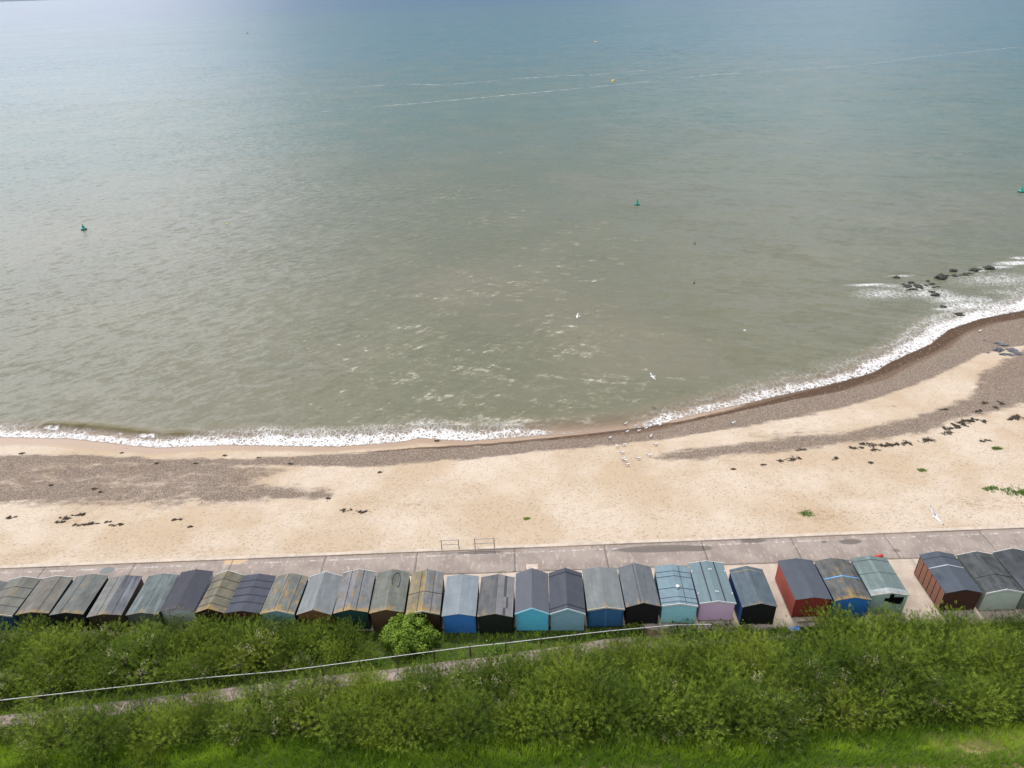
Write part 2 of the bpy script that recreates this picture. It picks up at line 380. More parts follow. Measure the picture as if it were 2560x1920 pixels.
def m_beach():
    mt, t, b, o = mat_new('beach_sand'); p = pos(t)
    big = noise(t, p, 0.13, 5, 0.55); mid = noise(t, p, 1.3, 5, 0.6); fine = noise(t, p, 22, 3, 0.6)
    sand = mix(t, ramp(t, big, 0.35, 0.65), (0.385, 0.300, 0.212), (0.475, 0.402, 0.325))
    sand = mix(t, ramp(t, mid, 0.35, 0.75, 0, 0.35), sand, (0.37, 0.275, 0.18))
    sand = mix(t, ramp(t, fine, 0.3, 0.7, 0, 0.22), sand, (0.33, 0.23, 0.13))
    # trodden hollows: flattened flecks, their shade painted darker into the dry sand
    fv = mapv(t, p, (0.8, 1.5, 1.0)); wv = mix(t, 0.05, fv, noise(t, p, 2.5, 2, 0.5, 0, 'Color'), 'ADD')
    fp = voro(t, wv, 3.4); fp2 = voro(t, mapv(t, wv, loc=(3.3, 8.1, 0)), 5.6)
    hol = math_(t, 'MULTIPLY', ramp(t, fp, 0.05, 0.36, 1, 0), ramp(t, noise(t, p, 0.5, 3), 0.30, 0.5, 0.25, 1))
    hol2 = math_(t, 'MULTIPLY', ramp(t, fp2, 0.04, 0.32, 1, 0), ramp(t, noise(t, mapv(t, p, loc=(40, 0, 0)), 0.35, 3), 0.35, 0.55, 0.2, 1))
    sand = mix(t, math_(t, 'MULTIPLY', math_(t, 'MULTIPLY', math_(t, 'MAXIMUM', hol, hol2), ramp(t, big, 0.35, 0.6, 0.3, 1.0)), 0.07), sand, (0.25, 0.17, 0.10))
    debris = math_(t, 'MULTIPLY', ramp(t, noise(t, mapv(t, p, (0.7, 1.5, 1)), 3.2, 5, 0.65), 0.55, 0.72), ramp(t, noise(t, mapv(t, p, loc=(9, 4, 0)), 0.22, 3), 0.36, 0.62))
    sand = mix(t, math_(t, 'MULTIPLY', debris, 0.55), sand, (0.24, 0.15, 0.07))
    st = math_(t, 'MULTIPLY', attr(t, 'stain'), ramp(t, noise(t, mapv(t, p, (0.8, 1.6, 1)), 2.6, 5, 0.65), 0.42, 0.60))
    sand = mix(t, math_(t, 'MULTIPLY', st, 0.75, clamp=True), sand, (0.25, 0.155, 0.08))
    # shingle
    pc = voro(t, p, 17, 'F1', 'Color'); pd = voro(t, p, 17)
    sepc = N(t, 'ShaderNodeSeparateColor'); L(t, pc, sepc.inputs[0])
    peb = mix(t, sepc.outputs[0], (0.090, 0.064, 0.047), (0.200, 0.145, 0.105))
    peb = mix(t, ramp(t, sepc.outputs[1], 0.78, 0.84), peb, (0.31, 0.25, 0.20))
    peb = mix(t, ramp(t, sepc.outputs[2], 0.8, 0.86), peb, (0.06, 0.055, 0.055))
    a = attr(t, 'shingle')
    nn = math_(t, 'ADD', math_(t, 'MULTIPLY', noise(t, mapv(t, p, (0.6, 1.3, 1)), 1.1, 6, 0.68), 1.4), math_(t, 'MULTIPLY', fine, 0.5))
    mk = ramp(t, math_(t, 'ADD', a, math_(t, 'MULTIPLY_ADD', nn, 1.15, -1.08)), 0.22, 0.85)
    col = mix(t, math_(t, 'MULTIPLY', mk, 0.92), sand, peb)
    w = attr(t, 'wet')
    wc = mix(t, mk, (0.29, 0.20, 0.135), (0.115, 0.072, 0.045))
    col = mix(t, math_(t, 'MULTIPLY', w, 0.9), col, wc)
    wr = attr(t, 'wrack')
    wm = ramp(t, math_(t, 'MULTIPLY_ADD', noise(t, p, 5, 5, 0.7), 0.6, math_(t, 'ADD', wr, -0.22)), 0.25, 0.55)
    col = mix(t, math_(t, 'MULTIPLY', wm, 0.85), col, (0.060, 0.033, 0.017))
    L(t, col, b.inputs['Base Color'])
    L(t, ramp(t, math_(t, 'MULTIPLY', w, math_(t, 'SUBTRACT', 1.0, mk)), 0.2, 0.9, 0.95, 0.36), b.inputs['Roughness']); b.inputs['Specular IOR Level'].default_value = 0.25
    dry_ = math_(t, 'SUBTRACT', 1.0, math_(t, 'MAXIMUM', w, math_(t, 'MULTIPLY', mk, 0.7)), clamp=True)
    h = math_(t, 'MULTIPLY', math_(t, 'ADD', math_(t, 'MULTIPLY', hol, -1.0), math_(t, 'MULTIPLY', hol2, -0.6)), dry_)
    h = math_(t, 'ADD', h, math_(t, 'MULTIPLY', mid, 0.5))
    c1 = N(t, 'ShaderNodeBump'); c1.inputs['Strength'].default_value = 1.0; c1.inputs['Distance'].default_value = 0.055; L(t, h, c1.inputs['Height'])
    h2 = math_(t, 'MULTIPLY', math_(t, 'SUBTRACT', 0.6, pd), mk)
    bump(t, b, h2, 0.6, 0.05, c1.outputs[0]); return mt
me = mesh_np('beach', np.stack([BX, BY, BZ], -1).reshape(-1, 3), grid_faces(*BX.shape), dict(shingle=sh, wet=wet, wrack=wrack, stain=stain), True)
struct('beach', me, m_beach())

# ------------------------------------------------------------------ sea
wx = np.concatenate([[-60000, -20000, -6000, -2500, -1200, -700, -400, -250, -170, -120, -95, -80], np.arange(-70, 92, 0.25), [97, 105, 120, 150, 200, 280, 420, 700, 1200, 2500, 6000, 20000, 60000]])
wy = np.concatenate([np.arange(50, 86, 0.18), np.arange(86, 116, 0.35), [118, 122, 128, 136, 148, 165, 190, 220, 260, 310, 380, 470, 600, 800, 1100, 1600, 2500, 4000, 7000, 14000, 30000, 60000]])
WX, WY = np.meshgrid(wx, wy)
WD = -shore_d(WX, WY)                                           # + offshore
depth = np.where(WD > 0, 0.10 * WD + 0.02, 0.0)
# foam belt along the swash, its width set along the shore
sx = np.array([at(x, 1090, SEA)[0] for x in (0, 150, 300, 420, 520, 700, 900, 1050, 1200, 1340, 1430, 1560, 1650, 1760, 1900, 2050, 2200, 2330, 2450, 2560)])
fw = np.array([3.4, 3.0, 2.4, 3.6, 3.9, 4.6, 4.6, 4.8, 4.5, 3.8, 2.4, 2.2, 3.4, 3.8, 4.0, 4.2, 4.4, 4.4, 3.6, 5.0])
fd = np.array([1.02, .98, .92, 1.02, 1.02, 1.05, 1.0, 1.0, .90, .74, .45, .48, .76, .80, .82, .84, .84, .86, 1.0, 1.05])
fwx = np.interp(WX, sx, fw); fdx = np.interp(WX, sx, fd)
wobw = 1.3 * (fbm(WX * 0.35, WY * 0.35, 81) - 0.5)
u = (WD + wobw) / fwx
foam = fdx * sm(-0.05, 0.06, WD / fwx) * (1 - 0.45 * sm(0.22, 0.5, u)) * (1 - sm(0.6, 1.1, u)) * (0.72 + 0.56 * fbm(WX * 0.5, WY * 0.5, 83))
foam = np.maximum(foam, np.exp(-((WD - 0.13) / 0.11) ** 2) * (0.40 + 0.45 * fdx))
foam = np.maximum(foam, 0.34 * (1 - sm(0.8, 2.0, u)) * sm(0, 0.3, u) * sm(0.3, 0.8, fdx) * sm(14, 24, WX))
for x, y, rx, ry, a in ((2170, 712, 3.8, 0.6, .95), (2225, 715, 2.5, 0.7, .7), (2210, 735, 6, 2.6, .66), (2250, 690, 3, .6, .7), (2290, 720, 4, 2.4, .66), (2330, 735, 5, 2.4, .72), (2380, 748, 4.5, 2.2, .75), (2420, 765, 4.5, 2.2, .85),
                        (2450, 750, 3, 2, .7), (2500, 700, 10, 4, .60), (2490, 668, 3.2, .6, .95), (2540, 658, 4, 1.0, 1.0), (2550, 645, 2, .8, .8), (2365, 773, 2.5, .7, .8), (2445, 677, 2, .5, .85), (2520, 730, 7, 2, .5), (2530, 770, 8, 2.5, .95)):
    c = at(x, y, SEA); foam = np.maximum(foam, a * blob(WX, WY, c, rx, ry))
# small breaking crests
crest = np.zeros_like(WX); white = np.zeros_like(WX)
for x0, x1, off, amp, wh in ((60, 640, 2.3, .34, 1), (560, 1240, 3.3, .26, 0), (1250, 1720, 3.3, .28, 0)):
    a = at(x0, 1090, SEA)[0]; c = at(x1, 1080, SEA)[0]
    e = sm(a, a + 1.5, WX) * (1 - sm(c - 1.5, c, WX))
    q = WD - off - 0.5 * (fbm(WX * 0.3, WX * 0.0, 91) - 0.5) - 0.25 * (fbm(WX * 1.1, WX * 0, 92) - 0.5)
    prof = np.where(q < 0, np.exp(-(q / 0.30) ** 2), np.exp(-(q / 0.85) ** 2))
    crest = np.maximum(crest, amp * e * prof * (0.15 + 0.85 * sm(.40, .66, fbm(WX * .16, WX * 0 + off, 94, 3))))
    if wh: foam = np.maximum(foam, 1.0 * e * sm(-0.85, -0.55, q) * (1 - sm(-0.28, -0.05, q)) * sm(.45, .6, fbm(WX * .7, WX * 0, 93)))
foam = foam * (1 - 0.6 * np.clip(crest / 0.25, 0, 1) * (foam < 0.9))
swell = 0.03 * np.sin(WY * 1.05 + 0.25 * WX * 0.3 + 2.2 * fbm(WX * 0.06, WY * 0.06, 95)) * sm(2, 12, WD) * (WY < 110) * (fbm(WX * 0.1, WY * 0.2, 96))
ripple = 0.05 * (fbm(WX * 0.7, WY * 1.5, 97) - 0.5) * sm(1.0, 5, WD) * (WY < 115)
WZ = SEA + crest + swell + ripple + 0.012 * (foam > 0.5)
def m_sea():
    mt, t, b, o = mat_new('sea_water'); p = pos(t)
    s = N(t, 'ShaderNodeSeparateXYZ'); L(t, p, s.inputs[0]); X, Y = s.outputs[0], s.outputs[1]
    # polar wave coordinates: crests bend round the bay
    rx = math_(t, 'ADD', X, -8.0); ry = math_(t, 'ADD', Y, 20.0)
    r = math_(t, 'SQRT', math_(t, 'ADD', math_(t, 'MULTIPLY', rx, rx), math_(t, 'MULTIPLY', ry, ry)))
    th = math_(t, 'ARCTAN2', rx, ry)
    cb = N(t, 'ShaderNodeCombineXYZ'); L(t, math_(t, 'MULTIPLY', th, 150.0), cb.inputs[0]); L(t, r, cb.inputs[1])
    pv = cb.outputs[0]
    # body colour: silt near the shore, green further out, blue-grey far away
    big = noise(t, mapv(t, p, (0.7, 1.0, 1.0)), 0.018, 4, 0.55); med = noise(t, p, 0.07, 4, 0.55)
    dd = math_(t, 'ADD', r, math_(t, 'MULTIPLY_ADD', big, 130.0, -65.0))
    c = mix(t, ramp(t, dd, 85, 185), (0.118, 0.114, 0.071), (0.100, 0.109, 0.075))
    c = mix(t, ramp(t, dd, 150, 300), c, (0.070, 0.110, 0.094))
    c = mix(t, ramp(t, dd, 230, 650), c, (0.044, 0.105, 0.130))
    c = mix(t, ramp(t, dd, 700, 2500), c, (0.028, 0.080, 0.140))
    c = mix(t, ramp(t, math_(t, 'MULTIPLY', ramp(t, big, 0.45, 0.65), ramp(t, dd, 110, 300, 1, 0)), 0, 1, 0, 0.45), c, (0.160, 0.136, 0.094))
    c = mix(t, ramp(t, med, 0.4, 0.7, 0, 0.3), c, mix(t, 0.75, c, (0.16, 0.15, 0.10)))
    dp = attr(t, 'depth')
    c = mix(t, ramp(t, dp, 0.04, 0.50, 0.85, 0), c, (0.235, 0.178, 0.118))
    c = mix(t, ramp(t, attr(t, 'crest'), 0.05, 0.30, 0, 0.85), c, (0.125, 0.108, 0.032))
    # wavelet normals, several sizes, stretched along the crests
    def nv(vec, sc, stretch, amp, det=3):
        n = noise(t, mapv(t, vec, (1.0 / stretch, 1.0, 1.0)), sc, det, 0.55, 0.0, 'Color')
        v = N(t, 'ShaderNodeVectorMath', operation='SUBTRACT'); L(t, n, v.inputs[0]); v.inputs[1].default_value = (0.5, 0.5, 0.5)
        w = N(t, 'ShaderNodeVectorMath', operation='MULTIPLY'); L(t, v.outputs[0], w.inputs[0]); w.inputs[1].default_value = (amp, amp, 0.0)
        return w.outputs[0]
    def va(a_, b_):
        n = N(t, 'ShaderNodeVectorMath', operation='ADD'); L(t, a_, n.inputs[0]); L(t, b_, n.inputs[1]); return n.outputs[0]
    def train(ang, sc, stretch, amp, side, det=3):      # a wave train with its crests turned by ang, stronger on one side of the bay
        q = mapv(t, mapv(t, p, (1, 1, 1), (0, 0, 0), (0, 0, -ang)), (1.0 / stretch, 1.0, 1.0))
        n = noise(t, q, sc, det, 0.5, 0.3, 'Color')
        v = N(t, 'ShaderNodeVectorMath', operation='SUBTRACT'); L(t, n, v.inputs[0]); v.inputs[1].default_value = (0.5, 0.5, 0.5)
        wgt = ramp(t, math_(t, 'DIVIDE', X, math_(t, 'ADD', Y, 30.0)), -0.35, 0.35, *((1.0, 0.25) if side < 0 else (0.3, 1.0)))
        d2 = N(t, 'ShaderNodeVectorMath', operation='MULTIPLY'); L(t, v.outputs[0], d2.inputs[0]); d2.inputs[1].default_value = (amp * (0.45 + abs(math.sin(ang)) * 0.6), amp, 0.0)
        w = N(t, 'ShaderNodeVectorMath', operation='SCALE'); L(t, d2.outputs[0], w.inputs[0]); L(t, wgt, w.inputs['Scale']); return w.outputs[0]
    tot = va(va(train(math.radians(38), 0.95, 2.2, 0.95, -1), train(math.radians(30), 2.6, 1.8, 0.75, -1)), va(train(math.radians(-20), 0.42, 3.6, 0.62, 1), train(math.radians(-14), 1.3, 2.8, 0.80, 1)))
    tot = va(va(tot, nv(pv, 0.12, 1.6, 0.20)), va(nv(p, 5.0, 1.8, 0.45), nv(p, 17.0, 1.3, 0.70, 4)))
    gust = ramp(t, noise(t, mapv(t, p, (0.6, 1, 1)), 0.012, 4, 0.6), 0.35, 0.65, 0.65, 1.15)
    sc = N(t, 'ShaderNodeVectorMath', operation='SCALE'); L(t, tot, sc.inputs[0]); L(t, gust, sc.inputs['Scale'])
    gn = N(t, 'ShaderNodeNewGeometry').outputs['Normal']
    nn = N(t, 'ShaderNodeVectorMath', operation='NORMALIZE'); L(t, va(gn, sc.outputs[0]), nn.inputs[0])
    L(t, nn.outputs[0], b.inputs['Normal'])
    b.inputs['IOR'].default_value = 1.333; L(t, ramp(t, r, 80, 400, 0.31, 0.34), b.inputs['Roughness']); L(t, ramp(t, r, 120, 900, 0.42, 0.26), b.inputs['Specular IOR Level'])
    L(t, c, b.inputs['Base Color'])
    # foam: lace of warped cells, closing up where the foam is dense
    wv = mix(t, 1.0, p, mix(t, 1.0, noise(t, p, 0.9, 5, 0.65, 0, 'Color'), (1.1, 1.1, 1.1), 'MULTIPLY'), 'ADD')
    ve = voro(t, mapv(t, wv, (1.1, 0.62, 1)), 1.5, 'DISTANCE_TO_EDGE'); ve2 = voro(t, mapv(t, wv, (1.1, 0.7, 1), (5, 3, 0)), 3.4, 'DISTANCE_TO_EDGE')
    lace = math_(t, 'MAXIMUM', ramp(t, ve, 0.0, 0.16, 1, 0), math_(t, 'MULTIPLY', ramp(t, ve2, 0.0, 0.22, 1, 0), 0.85))
    fl = math_(t, 'ADD', math_(t, 'MULTIPLY', lace, 0.62), math_(t, 'MULTIPLY', noise(t, mapv(t, p, (1, 0.8, 1)), 2.2, 5, 0.7), 0.5))
    fa = attr(t, 'foam')
    fm = ramp(t, math_(t, 'ADD', fl, math_(t, 'MULTIPLY_ADD', fa, 1.05, -1.0)), 0.02, 0.74)
    fm = math_(t, 'MULTIPLY', fm, ramp(t, fa, 0.02, 0.2))
    fo = N(t, 'ShaderNodeBsdfPrincipled'); fo.inputs['Base Color'].default_value = (0.60, 0.59, 0.58, 1); fo.inputs['Roughness'].default_value = 0.8
    mx = N(t, 'ShaderNodeMixShader'); L(t, math_(t, 'MULTIPLY', fm, ramp(t, noise(t, p, 3.0, 3), 0.3, 0.6, 0.70, 0.95)), mx.inputs[0]); L(t, b.outputs[0], mx.inputs[1]); L(t, fo.outputs[0], mx.inputs[2])
    tr = N(t, 'ShaderNodeBsdfTransparent')
    al = math_(t, 'MAXIMUM', ramp(t, dp, 0.0, 0.40, 0.10, 1.0), fm)
    al = math_(t, 'MULTIPLY', al, ramp(t, dp, 0.0, 0.012))
    m2 = N(t, 'ShaderNodeMixShader'); L(t, al, m2.inputs[0]); L(t, tr.outputs[0], m2.inputs[1]); L(t, mx.outputs[0], m2.inputs[2])
    L(t, m2.outputs[0], o.inputs[0]); return mt
Fw = grid_faces(*WX.shape)
keep = (WD.ravel()[Fw] > -1.0).any(1)
me = mesh_np('sea', np.stack([WX, WY, WZ], -1).reshape(-1, 3), Fw[keep], dict(foam=foam, depth=depth, crest=crest), True)
struct('sea', me, m_sea())
def m_foamline():
    mt, t, b, o = mat_new('drift_foam'); p = pos(t)
    b.inputs['Base Color'].default_value = (0.6, 0.6, 0.6, 1); b.inputs['Roughness'].default_value = 0.8
    tr = N(t, 'ShaderNodeBsdfTransparent'); m2 = N(t, 'ShaderNodeMixShader')
    f = math_(t, 'MULTIPLY', ramp(t, noise(t, p, 0.045, 3, 0.6), 0.32, 0.5), ramp(t, noise(t, p, 0.55, 4, 0.7), 0.42, 0.6))
    f = math_(t, 'MULTIPLY', f, math_(t, 'MULTIPLY', attr(t, 'edge'), 0.75))
    L(t, f, m2.inputs[0]); L(t, tr.outputs[0], m2.inputs[1]); L(t, b.outputs[0], m2.inputs[2]); L(t, m2.outputs[0], o.inputs[0]); return mt
MFL = m_foamline()
for nm, pts in (('long lower', [(800, 280), (937, 267), (1060, 258), (1180, 246), (1365, 229), (1500, 216), (1640, 203), (1790, 187), (2090, 168), (2200, 157), (2380, 134), (2560, 117)]),
                ('short upper', [(740, 236), (850, 221), (1000, 210), (1110, 213), (1300, 196), (1490, 186), (1610, 176)])):
    P = [at(x, y, SEA) for x, y in pts]; V = []; E_ = []
    Q = []
    for a, c in zip(P[:-1], P[1:]):
        for k in range(8): Q.append(a + (c - a) * k / 8)
    Q.append(P[-1]); Q = np.array(Q)
    Q[:, 1] += 3.0 * (fbm(Q[:, 0] * 0.04, Q[:, 1] * 0, 15) - 0.5)
    wdt = 1.1
    for q in Q:
        for k in (-1, -.4, .4, 1): V.append((q[0], q[1] + k * wdt, SEA + 0.05)); E_.append(1 - abs(k) * 0.9)
    stuff('drift_foam', mesh_np('drift_foam', V, grid_faces(len(Q), 4), dict(edge=E_), True), MFL, 'thin %s streak of white foam drifting far out on the sea' % nm, 'foam')

# ------------------------------------------------------------------ promenade, kerb, hut apron
WETP = []
for x, y, hx, hy, a in ((1650, 1372, 125, 9, 1.1), (1740, 1371, 50, 8, 1.0), (1885, 1352, 42, 6, .9), (2126, 1354, 36, 8, .9), (1200, 1381, 75, 5, .9), (2060, 1355, 16, 5, .6), (2240, 1376, 30, 10, .5)):
    c = at(x, y, 0); WETP.append((c, hx * c[1] / (FPX * 0.80), hy * 0.033 * 1.25, a))
ASPH = (at(268, 1426, 0), 0.55, 0.36); SPILL = (at(588, 1402, 0), 1.0, 0.42)
def m_prom():
    mt, t, b, o = mat_new('promenade_concrete'); p = pos(t)
    n1 = noise(t, p, 0.5, 6, 0.62); n2 = noise(t, mapv(t, p, (2.2, 0.8, 1)), 1.6, 6, 0.7); n3 = noise(t, p, 16, 3, 0.6)
    c = mix(t, ramp(t, n1, 0.35, 0.65), (0.205, 0.168, 0.144), (0.280, 0.232, 0.198))
    c = mix(t, ramp(t, n2, 0.52, 0.68, 0, 0.8), c, (0.42, 0.35, 0.29))
    dk = attr(t, 'edge_distance')
    sal = math_(t, 'MULTIPLY', math_(t, 'MULTIPLY', ramp(t, dk, 0.36, 0.42), ramp(t, dk, 0.47, 0.56, 1, 0)), ramp(t, noise(t, mapv(t, p, (1.6, 1, 1)), 1.2, 4, 0.7), 0.46, 0.6))
    c = mix(t, math_(t, 'MULTIPLY', sal, 0.55), c, (0.62, 0.58, 0.54))
    c = mix(t, math_(t, 'MULTIPLY', ramp(t, dk, 0.0, 0.3, 0.5, 0), ramp(t, n1, 0.3, 0.6)), c, (0.17, 0.13, 0.11))
    rear = math_(t, 'MULTIPLY', ramp(t, attr(t, 'rear_distance'), 0.0, 0.45, 1, 0), ramp(t, noise(t, p, 2.6, 5, 0.7), 0.5, 0.62))
    c = mix(t, math_(t, 'MULTIPLY', rear, 0.7), c, (0.13, 0.11, 0.06))
    wm = ramp(t, math_(t, 'MULTIPLY_ADD', n2, 0.5, math_(t, 'ADD', attr(t, 'wet'), -0.25)), 0.35, 0.5)
    c = mix(t, math_(t, 'MULTIPLY', wm, 0.85), c, (0.075, 0.058, 0.048))
    sp = ramp(t, math_(t, 'MULTIPLY_ADD', n2, 0.5, math_(t, 'ADD', attr(t, 'sand'), -0.25)), 0.3, 0.55)
    c = mix(t, sp, c, (0.44, 0.31, 0.19))
    c = mix(t, ramp(t, attr(t, 'tar'), 0.3, 0.45), c, mix(t, n3, (0.11, 0.12, 0.12), (0.18, 0.19, 0.19)))
    c = mix(t, ramp(t, n3, 0.4, 0.7, 0, 0.25), c, (0.16, 0.12, 0.1))
    L(t, c, b.inputs['Base Color']); L(t, ramp(t, wm, 0, 1, 0.9, 0.7), b.inputs['Roughness']); bump(t, b, n3, 0.3, 0.01); return mt
def m_apron():
    mt, t, b, o = mat_new('apron_concrete'); p = pos(t)
    n1 = noise(t, p, 0.9, 5, 0.6); n3 = noise(t, p, 14, 4, 0.6)
    c = mix(t, ramp(t, n1, 0.35, 0.65), (0.355, 0.285, 0.225), (0.44, 0.365, 0.295))
    c = mix(t, ramp(t, noise(t, p, 2.4, 5, 0.7), 0.55, 0.72, 0, 0.6), c, (0.25, 0.19, 0.13))
    c = mix(t, ramp(t, n3, 0.4, 0.7, 0, 0.3), c, (0.25, 0.2, 0.15))
    L(t, c, b.inputs['Base Color']); b.inputs['Roughness'].default_value = 0.9; bump(t, b, n3, 0.25, 0.01); return mt
MPR, MAP = m_prom(), m_apron()
def base_sheet(name, y0, y1, z, mat):
    X = np.arange(-88, 89, 4.0); V = [(x, float(f(x)), z) for f in (y0, y1) for x in X]
    return struct(name, mesh_np(name, V, grid_faces(2, len(X))), mat)
MJ = simple('joint_grime', (0.07, 0.055, 0.04), 0.95)
prom = base_sheet('promenade', lambda x: Ya(x), lambda x: Yk(x), -0.02, MJ)
apron = base_sheet('hut_apron', lambda x: Yb(x) - back_off(x), lambda x: Ya(x), -0.024, MJ)
def slab(name, x0, x1, f0, f1, mat, parent, dz=0.0, step=0.16, attrs=True):
    nx = max(2, int((x1 - x0) / step)); X = np.linspace(x0 + 0.012, x1 - 0.012, nx)
    ny = 20 if attrs else 6
    V = []; F0 = f0(X) + 0.012; F1 = f1(X) - 0.012
    T = np.linspace(0, 1, ny)[:, None]
    PX = np.repeat(X[None], ny, 0); PY = F0[None] * (1 - T) + F1[None] * T
    Zz = dz + 0.012 * (fbm(PX * 0.6, PY * 0.6, 17) - 0.5)
    top = np.stack([PX, PY, Zz], -1).reshape(-1, 3); Fq = grid_faces(ny, nx)
    at_ = None
    if attrs:
        dkk = Yk(PX) - PY; w = np.zeros_like(PX)
        for c, rx, ry, a in WETP: w = np.maximum(w, a * blob(PX, PY, c, rx, ry))
        at_ = dict(edge_distance=dkk, rear_distance=PY - Ya(PX), wet=w, tar=blob(PX, PY, *ASPH), sand=np.maximum(blob(PX, PY, *SPILL), 0.55 * np.exp(-(dkk / 0.12) ** 2) * (fbm(PX * 0.35, PY * 0, 19) > 0.55)))
    # skirt
    bidx = np.concatenate([np.arange(nx), np.arange(1, ny) * nx + nx - 1, np.arange(nx - 2, -1, -1) + (ny - 1) * nx, np.arange(ny - 2, 0, -1) * nx])
    low = top[bidx].copy(); low[:, 2] -= 0.08; n0 = len(top); k = len(bidx)
    sk = np.array([(bidx[(i + 1) % k], bidx[i], n0 + i, n0 + (i + 1) % k) for i in range(k)])
    V = np.vstack([top, low])
    if at_: at_ = {kk: np.concatenate([v.ravel(), v.ravel()[bidx]]) for kk, v in at_.items()}
    return obj(name, mesh_np(name, V, np.vstack([Fq, sk]), at_, False), mat, parent)
jx = float(at(1763, 1380, 0)[0])
js = [jx + 7.3 * k + random.uniform(-.3, .3) * (k != 0) for k in range(-9, 7)]
for a, c in zip(js[:-1], js[1:]): slab('slab', a, c, Ya, Yk, MPR, prom)
ja = [jx + 5.1 * k + random.uniform(-.4, .4) for k in range(-12, 9)]
for a, c in zip(ja[:-1], ja[1:]): slab('slab', a, c, lambda X: Yb(X) - back_off(X), Ya, MAP, apron, -0.004, 0.5, False)
# kerb along the sand
MK = simple('kerb_concrete', (0.46, 0.385, 0.31), 0.9, 0.15, 1.2, bmp=0.2)
kerb = base_sheet('kerb', lambda x: Yk(x) + 0.05, lambda x: Yk(x) + KW - 0.05, 0.0, MJ)
kx = float(at(1763, 1352, 0)[0])
for k in range(-18, 16):
    x0 = kx + 3.55 * k + 0.008; x1 = kx + 3.55 * (k + 1) - 0.008; dz = random.uniform(-.012, .012)
    P = [(x0, float(Yk(x0)), -.5), (x1, float(Yk(x1)), -.5), (x1, float(Yk(x1)) + KW, -.5), (x0, float(Yk(x0)) + KW, -.5)]
    bvl = 0.025; top = [(x0, P[0][1] + bvl, .07 + dz), (x1, P[1][1] + bvl, .07 + dz), (x1, P[2][1] - bvl, .07 + dz), (x0, P[3][1] - bvl, .07 + dz)]
    midz = [(p[0], p[1], .05 + dz) for p in P]
    mb = MB(); mb.rings([P, midz, top]); mb.build('kerb_stone', MK, kerb)
# low retaining wall behind the right-hand huts
MRW = simple('retaining_concrete', (0.24, 0.19, 0.13), 0.95, 0.3, 1.5, bmp=0.3)
xa, xb = float(at(1640, 1562, 0)[0]), float(at(1880, 1552, 0)[0])
rw = thing('retaining_wall', 'low weathered concrete retaining wall behind the lilac and blue-sided huts', 'wall', ((xa + xb) / 2, float(Yb((xa + xb) / 2)) - 0.68, -0.7))
n = 4
for k in range(n):
    w = (xb - xa) / n; x0 = -(xb - xa) / 2 + k * w
    s_ = float(_pb[0]); y0 = s_ * x0
    MB().hexa([(x0, y0 - .10, 0), (x0 + w - .01, y0 + s_ * w - .10, 0), (x0 + w - .01, y0 + s_ * w + .12, 0), (x0, y0 + .12, 0),
               (x0, y0 - .10, .68), (x0 + w - .01, y0 + s_ * w - .10, .68), (x0 + w - .01, y0 + s_ * w + .12, .69), (x0, y0 + .12, .69)]).build('wall_section', MRW, rw)
# manhole-like concrete cover on the promenade
cc = at(1330, 1417, 0)
cv = thing('access_cover', 'square pale concrete access cover set in the promenade', 'cover', (float(cc[0]), float(cc[1]), 0.0), 0.0)
MB().box(-.5, .5, -.32, .32, -.02, .014).build('frame', simple('cover_frame', (0.30, 0.16, 0.12), .9), cv)
MB().box(-.45, .45, -.27, .27, .0, .022).build('lid', simple('cover_lid', (0.46, 0.38, 0.32), .9), cv)
# footpath behind the fence
def drape(pts, width, step=0.5, up_=0.04):
    P = [land_at(*p)[:2] for p in pts]; Q = []
    for a, c in zip(P[:-1], P[1:]):
        k = max(1, int(np.hypot(*(c - a)) / step))
        for i in range(k): Q.append(a + (c - a) * i / k)
    Q.append(P[-1]); Q = np.array(Q)
    for _ in range(6): Q[1:-1] = (Q[:-2] + Q[1:-1] * 2 + Q[2:]) / 4
    T = np.gradient(Q, axis=0); T /= np.linalg.norm(T, axis=1)[:, None]; Nn = np.stack([-T[:, 1], T[:, 0]], 1)
    V = []
    for q, nn in zip(Q, Nn):
        for k in np.linspace(-.5, .5, 7):
            x, y = q + nn * k * width; V.append((x, y, float(land_z(np.array([x]), np.array([y]))[0]) + up_))
    return np.array(V), grid_faces(len(Q), 7), Q
PV, PF, PATHQ = drape([(-160, 1822), (60, 1799), (210, 1781), (470, 1752), (760, 1714), (1049, 1680), (1245, 1657), (1450, 1626), (1640, 1606), (1850, 1592), (2000, 1576)], 1.15)
struct('footpath', mesh_np('footpath', PV, PF, None, True), simple('path_tarmac', (0.25, 0.195, 0.18), 0.95, 0.2, 1.5, bmp=0.4))

